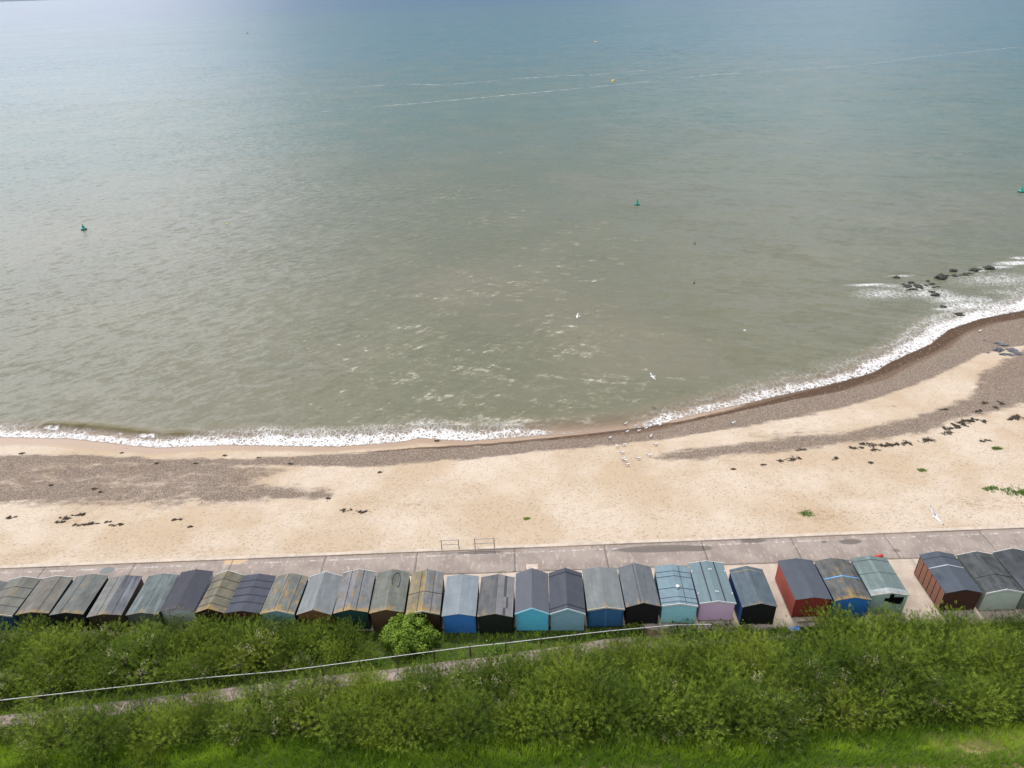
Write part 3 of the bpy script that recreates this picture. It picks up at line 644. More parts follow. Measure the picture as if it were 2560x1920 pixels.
# ------------------------------------------------------------------ beach huts
def m_felt(name, base, lichen=0.0, streak=0.35, mottle=0.2, rough=0.85, seed=0.0):
    base = tuple(x * k for x, k in zip(base, (.62, .61, .59)))
    mt, t, b, o = mat_new(name); p = mapv(t, objc(t), loc=(seed * 3.7, seed * 9.1, seed))
    oc = N(t, 'ShaderNodeSeparateXYZ'); L(t, objc(t), oc.inputs[0])
    lo = tuple(c * (1 - mottle) for c in base); hi = tuple(c * (1 + mottle) for c in base)
    c = mix(t, ramp(t, noise(t, p, 1.6, 6, 0.65), 0.3, 0.7), lo, hi)
    s1 = noise(t, mapv(t, p, (3.0, 0.35, 1.0)), 1.0, 4, 0.6)
    c = mix(t, ramp(t, s1, 0.45, 0.7, 0, streak), c, tuple(min(1, x * 1.75 + 0.02) for x in base))
    c = mix(t, ramp(t, noise(t, mapv(t, p, (2.2, 0.3, 1.0), (7, 0, 0)), 1.0, 4, 0.6), 0.5, 0.72, 0, streak), c, tuple(x * 0.45 for x in base))
    if lichen > 0:
        ln = noise(t, mapv(t, p, (1.6, 0.7, 1)), 1.9, 6, 0.72)
        edge = math_(t, 'ADD', ramp(t, oc.outputs[1], 0.0, 0.55, 0.16, 0.0), ramp(t, math_(t, 'ABSOLUTE', oc.outputs[0]), 0.0, 0.45, 0.05, 0.0))
        lm = ramp(t, math_(t, 'ADD', ln, math_(t, 'ADD', edge, lichen * 0.14 - 0.12)), 0.52, 0.68)
        c = mix(t, math_(t, 'MULTIPLY', lm, 0.35 + 0.4 * min(1, lichen)), c, mix(t, noise(t, p, 9, 3), (0.22, 0.13, 0.03), (0.40, 0.25, 0.07)))
    g = noise(t, p, 45, 3, 0.6)
    c = mix(t, ramp(t, g, 0.4, 0.75, 0, 0.3), c, tuple(x * 0.55 for x in base))
    L(t, c, b.inputs['Base Color']); b.inputs['Roughness'].default_value = rough; b.inputs['Specular IOR Level'].default_value = 0.25
    bump(t, b, math_(t, 'ADD', math_(t, 'MULTIPLY', g, 0.15), noise(t, p, 2.5, 3)), 0.35, 0.03); return mt
def m_paint(name, col, wear=0.25, rough=0.6):
    lum = 0.25 * col[0] + 0.6 * col[1] + 0.15 * col[2]; col = tuple((x * 0.86 + lum * 0.14) * 0.92 for x in col)
    mt, t, b, o = mat_new(name); p = objc(t)
    n1 = noise(t, mapv(t, p, (0.8, 0.8, 3.0)), 1.6, 5, 0.65); n2 = noise(t, mapv(t, p, (0.7, 0.7, 8)), 6, 4, 0.6)
    c = mix(t, ramp(t, n1, 0.35, 0.7, 0, 0.6), col, tuple(x * (1 - wear) for x in col))
    c = mix(t, ramp(t, n2, 0.5, 0.75, 0, wear), c, tuple(min(1, x * 1.2 + 0.02) for x in col))
    st = noise(t, mapv(t, p, (5, 5, 0.25)), 1.3, 3, 0.6)
    c = mix(t, ramp(t, st, 0.55, 0.75, 0, wear * 0.8), c, tuple(x * 0.5 for x in col))
    L(t, c, b.inputs['Base Color']); b.inputs['Roughness'].default_value = rough; b.inputs['Specular IOR Level'].default_value = 0.3
    bump(t, b, n2, 0.2, 0.01); return mt
MBLK = simple('seam_bitumen', (0.022, 0.024, 0.03), 0.7)
MWHT = m_paint('white_trim', (0.62, 0.62, 0.60), 0.15)
MCRM = m_paint('cream_trim', (0.50, 0.46, 0.36), 0.2)
MPL = simple('bearer_timber', (0.05, 0.035, 0.025), 0.9)
def clap(mb, hw, z0, z1, rise, face, outd, axis, board=0.125):
    """lapped boards from z0 up to the eave (z1) and, on a gable, on to the ridge (z1 + rise)"""
    z = z0; top = z1 + rise
    while z < top - 1e-4:
        e = min(z + board, top)
        def half(q): return hw if q <= z1 or rise <= 0 else hw * max(0.0, (top - q) / rise)
        a, c = half(z), half(e)
        def P(u, q, k): return (u, face + outd * k, q) if axis == 'x' else (face + outd * k, u, q)
        lo, hi = 0.020, 0.006
        if axis == 'x': u = [(-a, a), (-c, c)]
        else: u = [(hw[0] if isinstance(hw, tuple) else -a, a), (-c, c)]
        mb.add([P(u[0][0], z, lo), P(u[0][1], z, lo), P(u[1][1], e, hi), P(u[1][0], e, hi), P(u[0][0], z, 0), P(u[0][1], z, 0)],
               [(0, 1, 2, 3), (4, 5, 1, 0)])
        z = e
def make_hut(i, g, name_label, felt, wall, side=None, long_=(), trans=(), strip=None, strip_w=0.035, bargeb=None, bargef=None, extras=()):
    h = thing('beach_hut', name_label, 'beach hut', g['loc'], g['yaw'], 'beach huts in a row along the promenade')
    ov = 0.07; hw = g['hw'] - ov; ln = g['ln']; rise = g['rise']; ez = EAVE
    side = side or wall; y0, y1 = 0.07, ln - 0.10
    top = ez + rise * (1 - 0.0); sl_ = rise / g['hw']
    we = ez + sl_ * ov - 0.045                                      # wall head under the roof boards
    wr_ = rise - sl_ * ov                                            # gable rise over the wall
    mb = MB(); mb.add([(-hw, y0, .10), (hw, y0, .10), (hw, y0, we), (0, y0, we + wr_), (-hw, y0, we)], [(0, 1, 2, 3, 4)])
    clap(mb, hw, .10, we, wr_, y0, -1, 'x'); mb.build('back_wall', wall, h)
    MB().add([(-hw, y1, .10), (hw, y1, .10), (hw, y1, we), (0, y1, we + wr_), (-hw, y1, we)], [(4, 3, 2, 1, 0)]).build('front_wall', side, h)
    for s in (-1, 1):
        mb = MB(); ym = (y0 + y1) / 2; hl = (y1 - y0) / 2
        mb.add([(s * hw, y0, .10), (s * hw, y1, .10), (s * hw, y1, we), (s * hw, y0, we)], [(0, 1, 2, 3)])
        z = .10
        while z < we - 1e-4:
            e = min(z + .125, we)
            mb.add([(s * (hw + .02), y0, z), (s * (hw + .02), y1, z), (s * (hw + .006), y1, e), (s * (hw + .006), y0, e), (s * hw, y0, z), (s * hw, y1, z)], [(0, 1, 2, 3), (4, 5, 1, 0)]); z = e
        mb.build('side_wall', side, h)
    for s in (-1, 1):
        for yy in (y0, y1):
            yo = -0.026 if yy == y0 else 0.026
            MB().box(min(s * (hw - .05), s * (hw + .026)), max(s * (hw - .05), s * (hw + .026)), min(yy, yy + yo) , max(yy, yy + yo), .10, we - .01).build('corner_board', wall if yy == y0 else side, h)
    for xx in (-hw + .08, 0, hw - .08): MB().box(xx - .05, xx + .05, y0 - .01, y1 + .01, 0.0, .10).build('bearer', MPL, h)
    # roof boards
    G = g['hw']; tk = 0.035
    R = [[(-G, yy, ez - .0), (0, yy, ez + rise), (G, yy, ez), (G, yy, ez - tk), (0, yy, ez + rise - tk), (-G, yy, ez - tk)] for yy in (0.0, ln)]
    roof = MB().rings(R).build('roof', MPL, h)
    cs = 1 / math.hypot(1, sl_); nx_, nz_ = sl_ * cs, cs
    def RP(s, v, u, o_): return (s * (v * G + nx_ * o_), u * ln, ez + rise * (1 - v) + nz_ * o_)
    us = [-0.006, *sorted(trans), 1.006]
    for s in (-1, 1):
        vs = [0.0, *sorted(v for ss, v in long_ if ss == s), 1.012]
        for va_, vb_ in zip(vs[:-1], vs[1:]):
            for ua, ub in zip(us[:-1], us[1:]):
                t0 = 0.010 + random.uniform(0, .006); ga = 0.004; gu = 0.0022
                va2 = va_ + (ga if va_ > 0 else 0.0); vb2 = vb_ - (ga if vb_ < 1 else 0)
                ua2 = ua + (gu if ua > 0 else 0); ub2 = ub - (gu if ub < 1 else 0)
                n_ = 8; V = []; uu = np.linspace(ua2, ub2, n_); vv = np.linspace(va2, vb2, 5)
                sd_ = random.random() * 50
                for v in vv:
                    for u_ in uu: V.append(RP(s, v, u_, t0 + 0.010 * (float(vnoise(v * 3 + sd_, u_ * 6, 5)) - .4)))
                nb = len(V); Fq = [tuple(q if s > 0 else q[::-1]) for q in grid_faces(5, n_).tolist()]
                ring = list(range(n_)) + [k * n_ + n_ - 1 for k in range(1, 5)] + [4 * n_ + k for k in range(n_ - 2, -1, -1)] + [k * n_ for k in range(3, 0, -1)]
                vmap = [(v, u_) for v in vv for u_ in uu]
                for q in ring: V.append(RP(s, vmap[q][0], vmap[q][1], 0.001))
                k = len(ring); Fq += [(ring[j], ring[(j + 1) % k], nb + (j + 1) % k, nb + j) for j in range(k)]
                MB().add(V, Fq).build('felt_sheet', felt if not isinstance(felt, tuple) else felt[0 if s < 0 else 1], roof)
    if strip is not None:
        for ss, v in long_:
            w_ = strip_w / G / 2
            MB().hexa([RP(ss, v - w_, 0, .002), RP(ss, v + w_, 0, .002), RP(ss, v + w_, 1, .002), RP(ss, v - w_, 1, .002), RP(ss, v - w_, 0, .034), RP(ss, v + w_, 0, .034), RP(ss, v + w_, 1, .034), RP(ss, v - w_, 1, .034)]).build('batten', strip, roof)
        for u_ in trans:
            w_ = strip_w / ln / 2; mb = MB()
            for s in (-1, 1):
                P = [RP(s, 0, u_ - w_, .004), RP(s, 1.012, u_ - w_, .004), RP(s, 1.012, u_ + w_, .004), RP(s, 0, u_ + w_, .004), RP(s, 0, u_ - w_, .036), RP(s, 1.012, u_ - w_, .036), RP(s, 1.012, u_ + w_, .036), RP(s, 0, u_ + w_, .036)]
                mb.hexa(P)
            mb.build('batten', strip, roof)
    # barge boards
    for yy, mt in ((0.0, bargeb), (ln, bargef)):
        if mt is None: continue
        d = -0.028 if yy == 0 else 0.028
        for s in (-1, 1):
            a, c = sorted((yy, yy + d)); lo_, hi_ = -0.10, 0.030
            P = [(0, a, ez + rise + lo_), (s * (G + .02), a, ez - .02 * sl_ + lo_), (s * (G + .02), c, ez - .02 * sl_ + lo_), (0, c, ez + rise + lo_),
                 (0, a, ez + rise + hi_), (s * (G + .02), a, ez - .02 * sl_ + hi_), (s * (G + .02), c, ez - .02 * sl_ + hi_), (0, c, ez + rise + hi_)]
            MB().hexa(P).build('barge_board', mt, h)
    for e in extras: e(h, roof, RP, G, ln, ez, rise, hw, y0, we)
    return h
def finial(front=True, mt=None, sz=0.14):
    def f(h, roof, RP, G, ln, ez, rise, hw, y0, we):
        y = ln + 0.005 if front else -0.005
        MB().tube((0, y, ez + rise - .02), (0, y, ez + rise + sz), 0.022, 0.012, 6).build('finial', mt or MBLK, h)
    return f
def cable_loop(h, roof, RP, G, ln, ez, rise, hw, y0, we):
    pts = [(.02, .62), (-.02, .78), (.05, .90), (.22, .955), (.40, .90), (.47, .78), (.44, .64), (.42, .585), (.30, .60), (.24, .605)]
    pts = [(.10, .62), (.06, .74), (.10, .85), (.22, .92), (.36, .93), (.48, .86), (.52, .74), (.50, .62), (.50, .57), (.36, .605)]
    mb = MB()
    for a, c in zip(pts[:-1], pts[1:]): mb.tube(RP(1, *a, .03), RP(1, *c, .03), .022, None, 6)
    mb.build('cable', MBLK, roof)
def vent(h, roof, RP, G, ln, ez, rise, hw, y0, we):
    a = Vector(RP(1, 0.04, .40, .02)); w = MWHT
    mb = MB(); mb.tube(a + Vector((0, 0, -.02)), a + Vector((0, 0, .13)), .085, .085, 12); mb.build('vent', w, roof)
    MB().tube(a + Vector((0, 0, .13)), a + Vector((0, 0, .17)), .13, .10, 12).build('vent_cap', w, roof)
def clips(h, roof, RP, G, ln, ez, rise, hw, y0, we):
    for u_ in (.22, .78):
        for s, v in ((1, .02), (1, .14), (-1, .95), (1, .95)):
            p = RP(s, v, u_, .02); MB().box(p[0] - .03, p[0] + .03, p[1] - .05, p[1] + .05, p[2], p[2] + .05).build('roof_clip', MWHT, roof)
def patches(h, roof, RP, G, ln, ez, rise, hw, y0, we):       # strips and odd tabs of felt on the right slope
    light = m_felt('patch_felt_pale', srgb(138, 138, 142), 0, .2, .1); dark = m_felt('patch_felt_dark', srgb(84, 88, 96), 0, .1, .1)
    def tab(s, v0, v1, u0, u1, mt, o_=.022):
        MB().hexa([RP(s, v0, u0, .006), RP(s, v1, u0, .006), RP(s, v1, u1, .006), RP(s, v0, u1, .006), RP(s, v0, u0, o_), RP(s, v1, u0, o_), RP(s, v1, u1, o_), RP(s, v0, u1, o_)]).build('felt_strip', mt, roof)
    ed = [.03, .16, .31, .42, .58, .70, .80, .90, 1.0]
    for k, (a, c) in enumerate(zip(ed[:-1], ed[1:])):
        uu = [-.004, .18, .45, .70, 1.0]
        for j, (p, q) in enumerate(zip(uu[:-1], uu[1:])):
            dk = (k == 3 and j in (0, 2)) or (k == 3 and j == 3) or (k == 2 and j == 3 and False) or (k == 4 and j == 1)
            tab(1, a + .006, c - .006, p + .002, q - .002, dark if dk else light, .020 + .008 * random.random())
def holes(h, roof, RP, G, ln, ez, rise, hw, y0, we):         # torn-open rear of the derelict hut; dark panels painted for its shaded inside
    dk = simple('painted_interior_shade', (0.006, 0.006, 0.006), 1.0, spec=0.0)
    MB().box(.02, .30, y0 - .034, y0 - .022, 1.10, 1.88).build('opening_panel', dk, h)
    MB().box(.31, .98, y0 - .034, y0 - .022, .95, 1.62).build('opening_panel', dk, h)
    MB().box(-.26, .01, y0 - .034, y0 - .022, 1.22, 1.52).build('opening_panel', dk, h)
    MB().box(.31, .98, y0 - .045, y0 - .022, 1.63, 1.70).build('rail', m_paint('sage_rail', srgb(130, 150, 140), .3), h)
    tape = m_felt('torn_sheet', srgb(165, 175, 178), .3, .3, .3)
    for s in (-1, 1):
        MB().hexa([RP(s, 0, -.008, .004), RP(s, 1.02, -.008, .004), RP(s, 1.02, .13, .004), RP(s, 0, .14, .004), RP(s, 0, -.008, .030), RP(s, 1.02, -.008, .030), RP(s, 1.02, .13, .030), RP(s, 0, .14, .030)]).build('torn_felt', tape, roof)
def door_leaves(h, roof, RP, G, ln, ez, rise, hw, y0, we):    # panelled rear of the dark blue hut
    w = m_paint('blue_panel', srgb(40, 100, 150), .3)
    for x0, x1 in ((-hw + .09, -.05), (.05, hw - .09)):
        MB().box(x0, x1, y0 - .045, y0 - .02, .22, we - .06).build('panel', w, h)
    MB().box(-.045, .045, y0 - .05, y0 - .02, .10, we + .12).build('post', m_paint('blue_post', srgb(60, 120, 165), .2), h)
def side_battens(h, roof, RP, G, ln, ez, rise, hw, y0, we):   # brown hut: boarded bays between dark battens
    b1 = m_paint('bay_brown', srgb(140, 92, 70), .2); b2 = simple('batten_dark', (.02, .014, .01), .9)
    n_ = 6; w = (ln - .25) / n_
    for k in range(n_):
        MB().box(-hw - .045, -hw - .021, .10 + k * w + .03, .10 + (k + 1) * w - .03, .14, we - .04).build('side_panel', b1, h)
    for k in range(n_ + 1): MB().box(-hw - .055, -hw - .021, .10 + k * w - .027, .10 + k * w + .027, .10, we - .03).build('side_batten', b2, h)
def props(h, roof, RP, G, ln, ez, rise, hw, y0, we):          # white feet at the rear corners
    for s in (-1, 1): MB().tube((s * (hw - .01), y0 - .03, .55), (s * (hw + .03), y0 - .20, .0), .03, .03, 6).build('prop', MWHT, h)
def vent_grille(h, roof, RP, G, ln, ez, rise, hw, y0, we):
    MB().box(-.10, .10, y0 - .035, y0 - .018, we + .02, we + .10).build('vent_grille', m_paint('lilac_vent', srgb(205, 165, 195), .3), h)
def tape(u0, mt):
    def f(h, roof, RP, G, ln, ez, rise, hw, y0, we):
        for s in (-1, 1): MB().hexa([RP(s, 0, u0, .02), RP(s, 1, u0, .02), RP(s, 1, u0 + .012, .02), RP(s, 0, u0 + .02, .02), RP(s, 0, u0, .032), RP(s, 1, u0, .032), RP(s, 1, u0 + .012, .032), RP(s, 0, u0 + .02, .032)]).build('cover_tape', mt, roof)
    return f
F_ = m_felt
def W_(n, *c, wear=.22): return m_paint('boards_' + n, srgb(*c), wear)
BLACK = W_('black', 26, 26, 26)
huts = [
 ('weathered grey-roofed beach hut cut by the left edge of the photo', F_('felt_a', srgb(110, 112, 112), .3, seed=1), W_('navy', 30, 50, 70), None, dict(trans=(.3, .6), long_=((-1, .5),), strip=MBLK)),
 ('beach hut with banded lichen-stained roof and teal-blue side wall at far left', F_('felt_b', srgb(118, 118, 112), .55, seed=2), W_('deep_teal', 20, 62, 86), W_('teal_side', 24, 96, 132), dict(trans=(.22, .45, .72), strip=MBLK, strip_w=.02, bargef=MWHT, bargeb=MCRM)),
 ('beach hut with patchy brown-grey roof, white front trim and blackish rear', F_('felt_c', srgb(122, 120, 114), .5, seed=3), W_('blackgreen', 34, 40, 36), W_('teal_dark', 18, 70, 96), dict(long_=((1, .32),), strip=MBLK, strip_w=.018, bargef=MWHT)),
 ('beach hut with ash-grey roof, one dark seam left of ridge, black side', F_('felt_d', srgb(112, 116, 114), .42, seed=4), BLACK, None, dict(long_=((-1, .35),), strip=MBLK, strip_w=.018)),
 ('beach hut with striped grey roof and dark worn strip along right slope', (F_('felt_e1', srgb(128, 130, 128), .35, seed=5), F_('felt_e2', srgb(108, 110, 118), .15, .8, seed=6)), W_('umber', 60, 48, 36), W_('umber_side', 92, 76, 54), dict(long_=((-1, .38), (1, .45)), strip=MBLK, strip_w=.016)),
 ('beach hut with blotchy blue-grey roof half hidden by tamarisk', F_('felt_f', srgb(106, 116, 118), .25, .7, seed=7), W_('dim_grey', 80, 84, 84), None, dict(long_=((1, .5),))),
 ('beach hut with clean plain charcoal roof and pale side wall', F_('felt_g', srgb(76, 78, 88), .04, .1, .08, seed=8), W_('pale_grey', 168, 176, 170), W_('whitish', 190, 198, 204), dict(extras=(finial(True),))),
 ('beach hut with olive lichened roof in overlapping bands, white front trim', F_('felt_h', srgb(122, 118, 104), .6, seed=9), W_('maroon_black', 44, 24, 22), None, dict(trans=(.14, .34, .56, .78), strip=MBLK, strip_w=.02, bargef=MWHT)),
 ('beach hut with slate-blue roof crossed by four black battens', F_('felt_i', srgb(84, 88, 100), .0, .15, .1, seed=10), W_('oxblood', 74, 34, 30), None, dict(trans=(.24, .43, .64, .83), strip=MBLK, strip_w=.075)),
 ('beach hut with orange-lichened roof and pale blue-green boarded rear', F_('felt_j', srgb(118, 122, 120), .95, seed=11), W_('bluegreen', 112, 152, 160), W_('blue_side', 38, 84, 112), dict(long_=((-1, .14), (1, .62)), strip=MBLK, strip_w=.022, bargeb=MCRM)),
 ('beach hut with pale smooth grey roof, white front trim and brown rear', F_('felt_k', srgb(132, 138, 142), .28, .3, .1, seed=12), W_('brown', 104, 72, 40), None, dict(bargef=MWHT, extras=(finial(False, None, .08),))),
 ('beach hut with lichened roof, twin dark seams and dark green rear', F_('felt_l', srgb(128, 130, 134), .75, seed=13), W_('dark_green', 24, 62, 56), W_('black_side', 30, 30, 30), dict(long_=((-1, .4), (1, .33)), strip=MBLK, strip_w=.04, bargef=MWHT)),
 ('beach hut with a loop of black cable lying on its grey roof', F_('felt_m', srgb(116, 120, 114), .5, seed=14), W_('chestnut', 84, 60, 42), BLACK, dict(extras=(cable_loop,))),
 ('beach hut with ochre-lichened quartered roof behind the bright green bush', (F_('felt_n1', srgb(134, 128, 108), 1.0, seed=15), F_('felt_n2', srgb(124, 126, 128), .75, seed=16)), W_('dark_brown', 62, 44, 34), BLACK, dict(trans=(.46,), long_=((-1, .34), (1, .46)), strip=simple('batten_grey', (.05, .045, .04), .8), strip_w=.035, bargeb=MCRM, extras=(finial(True),))),
 ('beach hut with pale blue-grey roof and royal blue rear wall', F_('felt_o', srgb(140, 150, 158), .0, .2, .1, seed=17), W_('royal_blue', 28, 112, 186), W_('blue_dim', 28, 80, 120), dict(extras=(finial(True, None, .07),))),
 ('beach hut with patchwork roof of pale strips and black rear wall', F_('felt_p', srgb(98, 100, 102), .22, .5, seed=18), W_('blackened', 24, 30, 26), BLACK, dict(extras=(patches, finial(True, None, .07)))),
 ('beach hut with bright turquoise boarded rear and plain grey roof', F_('felt_q', srgb(104, 108, 118), .0, .08, .05, seed=19), W_('turquoise', 66, 190, 222), None, dict(bargeb=m_paint('turq_trim', srgb(130, 210, 230), .1))),
 ('beach hut with dull blue-grey rear and dark roof with chevron battens', F_('felt_r', srgb(82, 87, 98), .0, .12, .08, seed=20), W_('steel_blue', 122, 168, 186), BLACK, dict(trans=(.10, .90), strip=MBLK, strip_w=.07, bargeb=m_paint('steel_trim', srgb(185, 210, 215), .1), extras=(finial(True), finial(False, None, .25)))),
 ('beach hut with panelled deep blue rear and cream trim', F_('felt_s', srgb(128, 134, 136), .1, .25, .1, seed=21), W_('deep_blue', 30, 88, 138), W_('navy_side', 26, 40, 60), dict(bargeb=MCRM, extras=(door_leaves,))),
 ('beach hut with black rear and a single black seam beside its ridge', F_('felt_t', srgb(110, 116, 122), .35, .25, .12, seed=22), W_('pitch', 20, 20, 22), None, dict(long_=((-1, .14),), strip=MBLK, strip_w=.03)),
 ('beach hut with pale aqua rear, vent and battened blue-green roof', F_('felt_u', srgb(128, 152, 164), .0, .15, .08, seed=23), W_('aqua', 140, 208, 218), W_('aqua_side', 60, 120, 130), dict(trans=(.06, .17, .40, .70, .83), long_=((1, .36),), strip=simple('batten_slate', (.035, .05, .06), .8), strip_w=.03, bargeb=MWHT, extras=(vent, props))),
 ('lilac pink beach hut with pale green-grey roof and two black battens', F_('felt_v', srgb(120, 140, 148), .0, .12, .06, seed=24), W_('lilac', 214, 178, 208, wear=.1), W_('lilac_side', 196, 164, 196, wear=.1), dict(long_=((-1, .36), (1, .42)), strip=MBLK, strip_w=.075, bargeb=MWHT, bargef=MWHT, extras=(clips, vent_grille))),
 ('beach hut with blue side wall, black rear and streaked slate roof', F_('felt_w', srgb(92, 106, 116), .18, .3, .15, seed=25), W_('coal', 22, 22, 24), W_('cobalt', 36, 74, 128), dict(long_=((1, .35),), bargeb=None, extras=(tape(.89, simple('straw_tape', (.25, .2, .12), .9)),))),
 ('brick-red beach hut with plain charcoal roof', F_('felt_x', srgb(88, 94, 106), .0, .1, .08, seed=26), W_('brick_red', 134, 44, 34), W_('red_side_lit', 156, 66, 50), dict(extras=(finial(True, None, .07),))),  # light falling on the side is put into its brighter red
 ('bright blue beach hut with a blue taped patch across its lichen-blotched roof', F_('felt_y', srgb(96, 98, 98), .7, .4, .35, seed=27), W_('azure', 10, 112, 186), W_('azure_side', 20, 84, 140), dict(long_=((-1, .42), (1, .10)), extras=(tape(.52, m_paint('blue_tape', srgb(70, 160, 225), .15)),))),
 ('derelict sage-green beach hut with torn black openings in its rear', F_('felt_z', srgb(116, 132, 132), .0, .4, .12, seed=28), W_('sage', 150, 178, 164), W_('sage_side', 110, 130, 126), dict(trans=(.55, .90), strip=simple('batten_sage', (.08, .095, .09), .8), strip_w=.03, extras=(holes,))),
 ('brown beach hut with battened side boards and taped charcoal roof', F_('felt_aa', srgb(86, 94, 106), .0, .1, .08, seed=29), W_('dark_cocoa', 74, 42, 32), W_('cocoa', 120, 76, 58), dict(trans=(.86,), strip=MBLK, strip_w=.03, extras=(side_battens, tape(.62, m_paint('grey_tape', srgb(170, 172, 176), .1))))),
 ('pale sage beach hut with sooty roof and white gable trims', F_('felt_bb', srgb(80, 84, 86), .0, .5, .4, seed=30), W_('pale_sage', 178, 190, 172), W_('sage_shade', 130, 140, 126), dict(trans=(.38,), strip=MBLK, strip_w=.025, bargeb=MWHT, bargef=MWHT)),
 ('dark-roofed beach hut cut by the right edge of the photo', F_('felt_cc', srgb(72, 77, 82), .0, .4, .3, seed=31), W_('olive_grey', 120, 128, 116), None, dict(bargef=MWHT, extras=(finial(True, MWHT, .07),))),
]
for i, ((label, felt, wall, side, kw), g) in enumerate(zip(huts, HUTG)): make_hut(i, g, label, felt, wall, side, **kw)

# ------------------------------------------------------------------ vegetation
def m_leaf(name, dark, light, pale=None, hue=0.12):
    mt, t, b, o = mat_new(name); oi = N(t, 'ShaderNodeObjectInfo').outputs['Random']
    a = attr(t, 'tint')
    c = mix(t, ramp(t, a, 0.1, 0.9), dark, light)
    c = mix(t, ramp(t, oi, 0.55, 1.0, 0, 0.45), c, tuple(x * k for x, k in zip(light, (1.15, 0.95, 0.8))))
    c = mix(t, ramp(t, oi, 0.50, 0.0, 0, 0.62), c, tuple(x * k for x, k in zip(dark, (1.0, 1.15, 1.0))))
    if pale: c = mix(t, ramp(t, a, 1.5, 1.6), c, pale)
    L(t, c, b.inputs['Base Color']); b.inputs['Roughness'].default_value = 0.6; b.inputs['Specular IOR Level'].default_value = 0.25
    tl = N(t, 'ShaderNodeBsdfTranslucent'); L(t, mix(t, 0.5, c, (0.30, 0.38, 0.05)), tl.inputs[0])
    mx = N(t, 'ShaderNodeMixShader'); mx.inputs[0].default_value = 0.33; L(t, b.outputs[0], mx.inputs[1]); L(t, tl.outputs[0], mx.inputs[2])
    L(t, mx.outputs[0], o.inputs[0]); return mt
MT_FOL = m_leaf('tamarisk_green', (0.034, 0.068, 0.008), (0.240, 0.330, 0.038), (0.30, 0.29, 0.17))
MT_STEM = simple('tamarisk_stem', (0.13, 0.105, 0.085), 0.9)
MT_FLOW = simple('tamarisk_blossom', (0.40, 0.36, 0.22), 0.9, 0.4)
MB_FOL = m_leaf('bush_green', (0.040, 0.10, 0.010), (0.235, 0.36, 0.040))
MG = m_leaf('grass_green', (0.085, 0.20, 0.014), (0.38, 0.54, 0.042), (0.42, 0.34, 0.16))
def rot_frame(a):
    a = a / np.linalg.norm(a, axis=-1, keepdims=True)
    h = np.where(np.abs(a[..., 2:3]) > 0.9, np.array([1.0, 0, 0]), np.array([0, 0, 1.0]))
    e = np.cross(a, h); e /= np.linalg.norm(e, axis=-1, keepdims=True)
    return a, e, np.cross(a, e)
def plumes(R, P, A, Ln, k, nl, nw, spread, tint):
    """k needle triangles along every plume axis"""
    n = len(P); a, e, g = rot_frame(A)
    f = R.random((n, k)) ** 0.8
    ph = R.random((n, k)) * 2 * PI
    side = e[:, None] * np.cos(ph)[..., None] + g[:, None] * np.sin(ph)[..., None]
    d = a[:, None] * 1.0 + side * spread * (0.5 + R.random((n, k, 1)))
    d /= np.linalg.norm(d, axis=-1, keepdims=True)
    base = P[:, None] + a[:, None] * (f * Ln[:, None])[..., None]
    ln = nl * (0.6 + 0.8 * R.random((n, k)))
    w = np.cross(d, R.normal(size=(n, k, 3))); w /= np.linalg.norm(w, axis=-1, keepdims=True) + 1e-9
    w *= (nw * (0.6 + 0.8 * R.random((n, k))))[..., None]
    tip = base + d * ln[..., None]
    midp = base + d * (ln * 0.45)[..., None]
    V = np.stack([base, midp + w, tip, midp - w], 2).reshape(-1, 3)
    Fq = np.arange(len(V)).reshape(-1, 4)
    T = np.repeat((tint[:, None] + 0.25 * (R.random((n, k)) - 0.5) + 0.15 * f)[..., None], 4, 2).ravel()
    return V, Fq, T
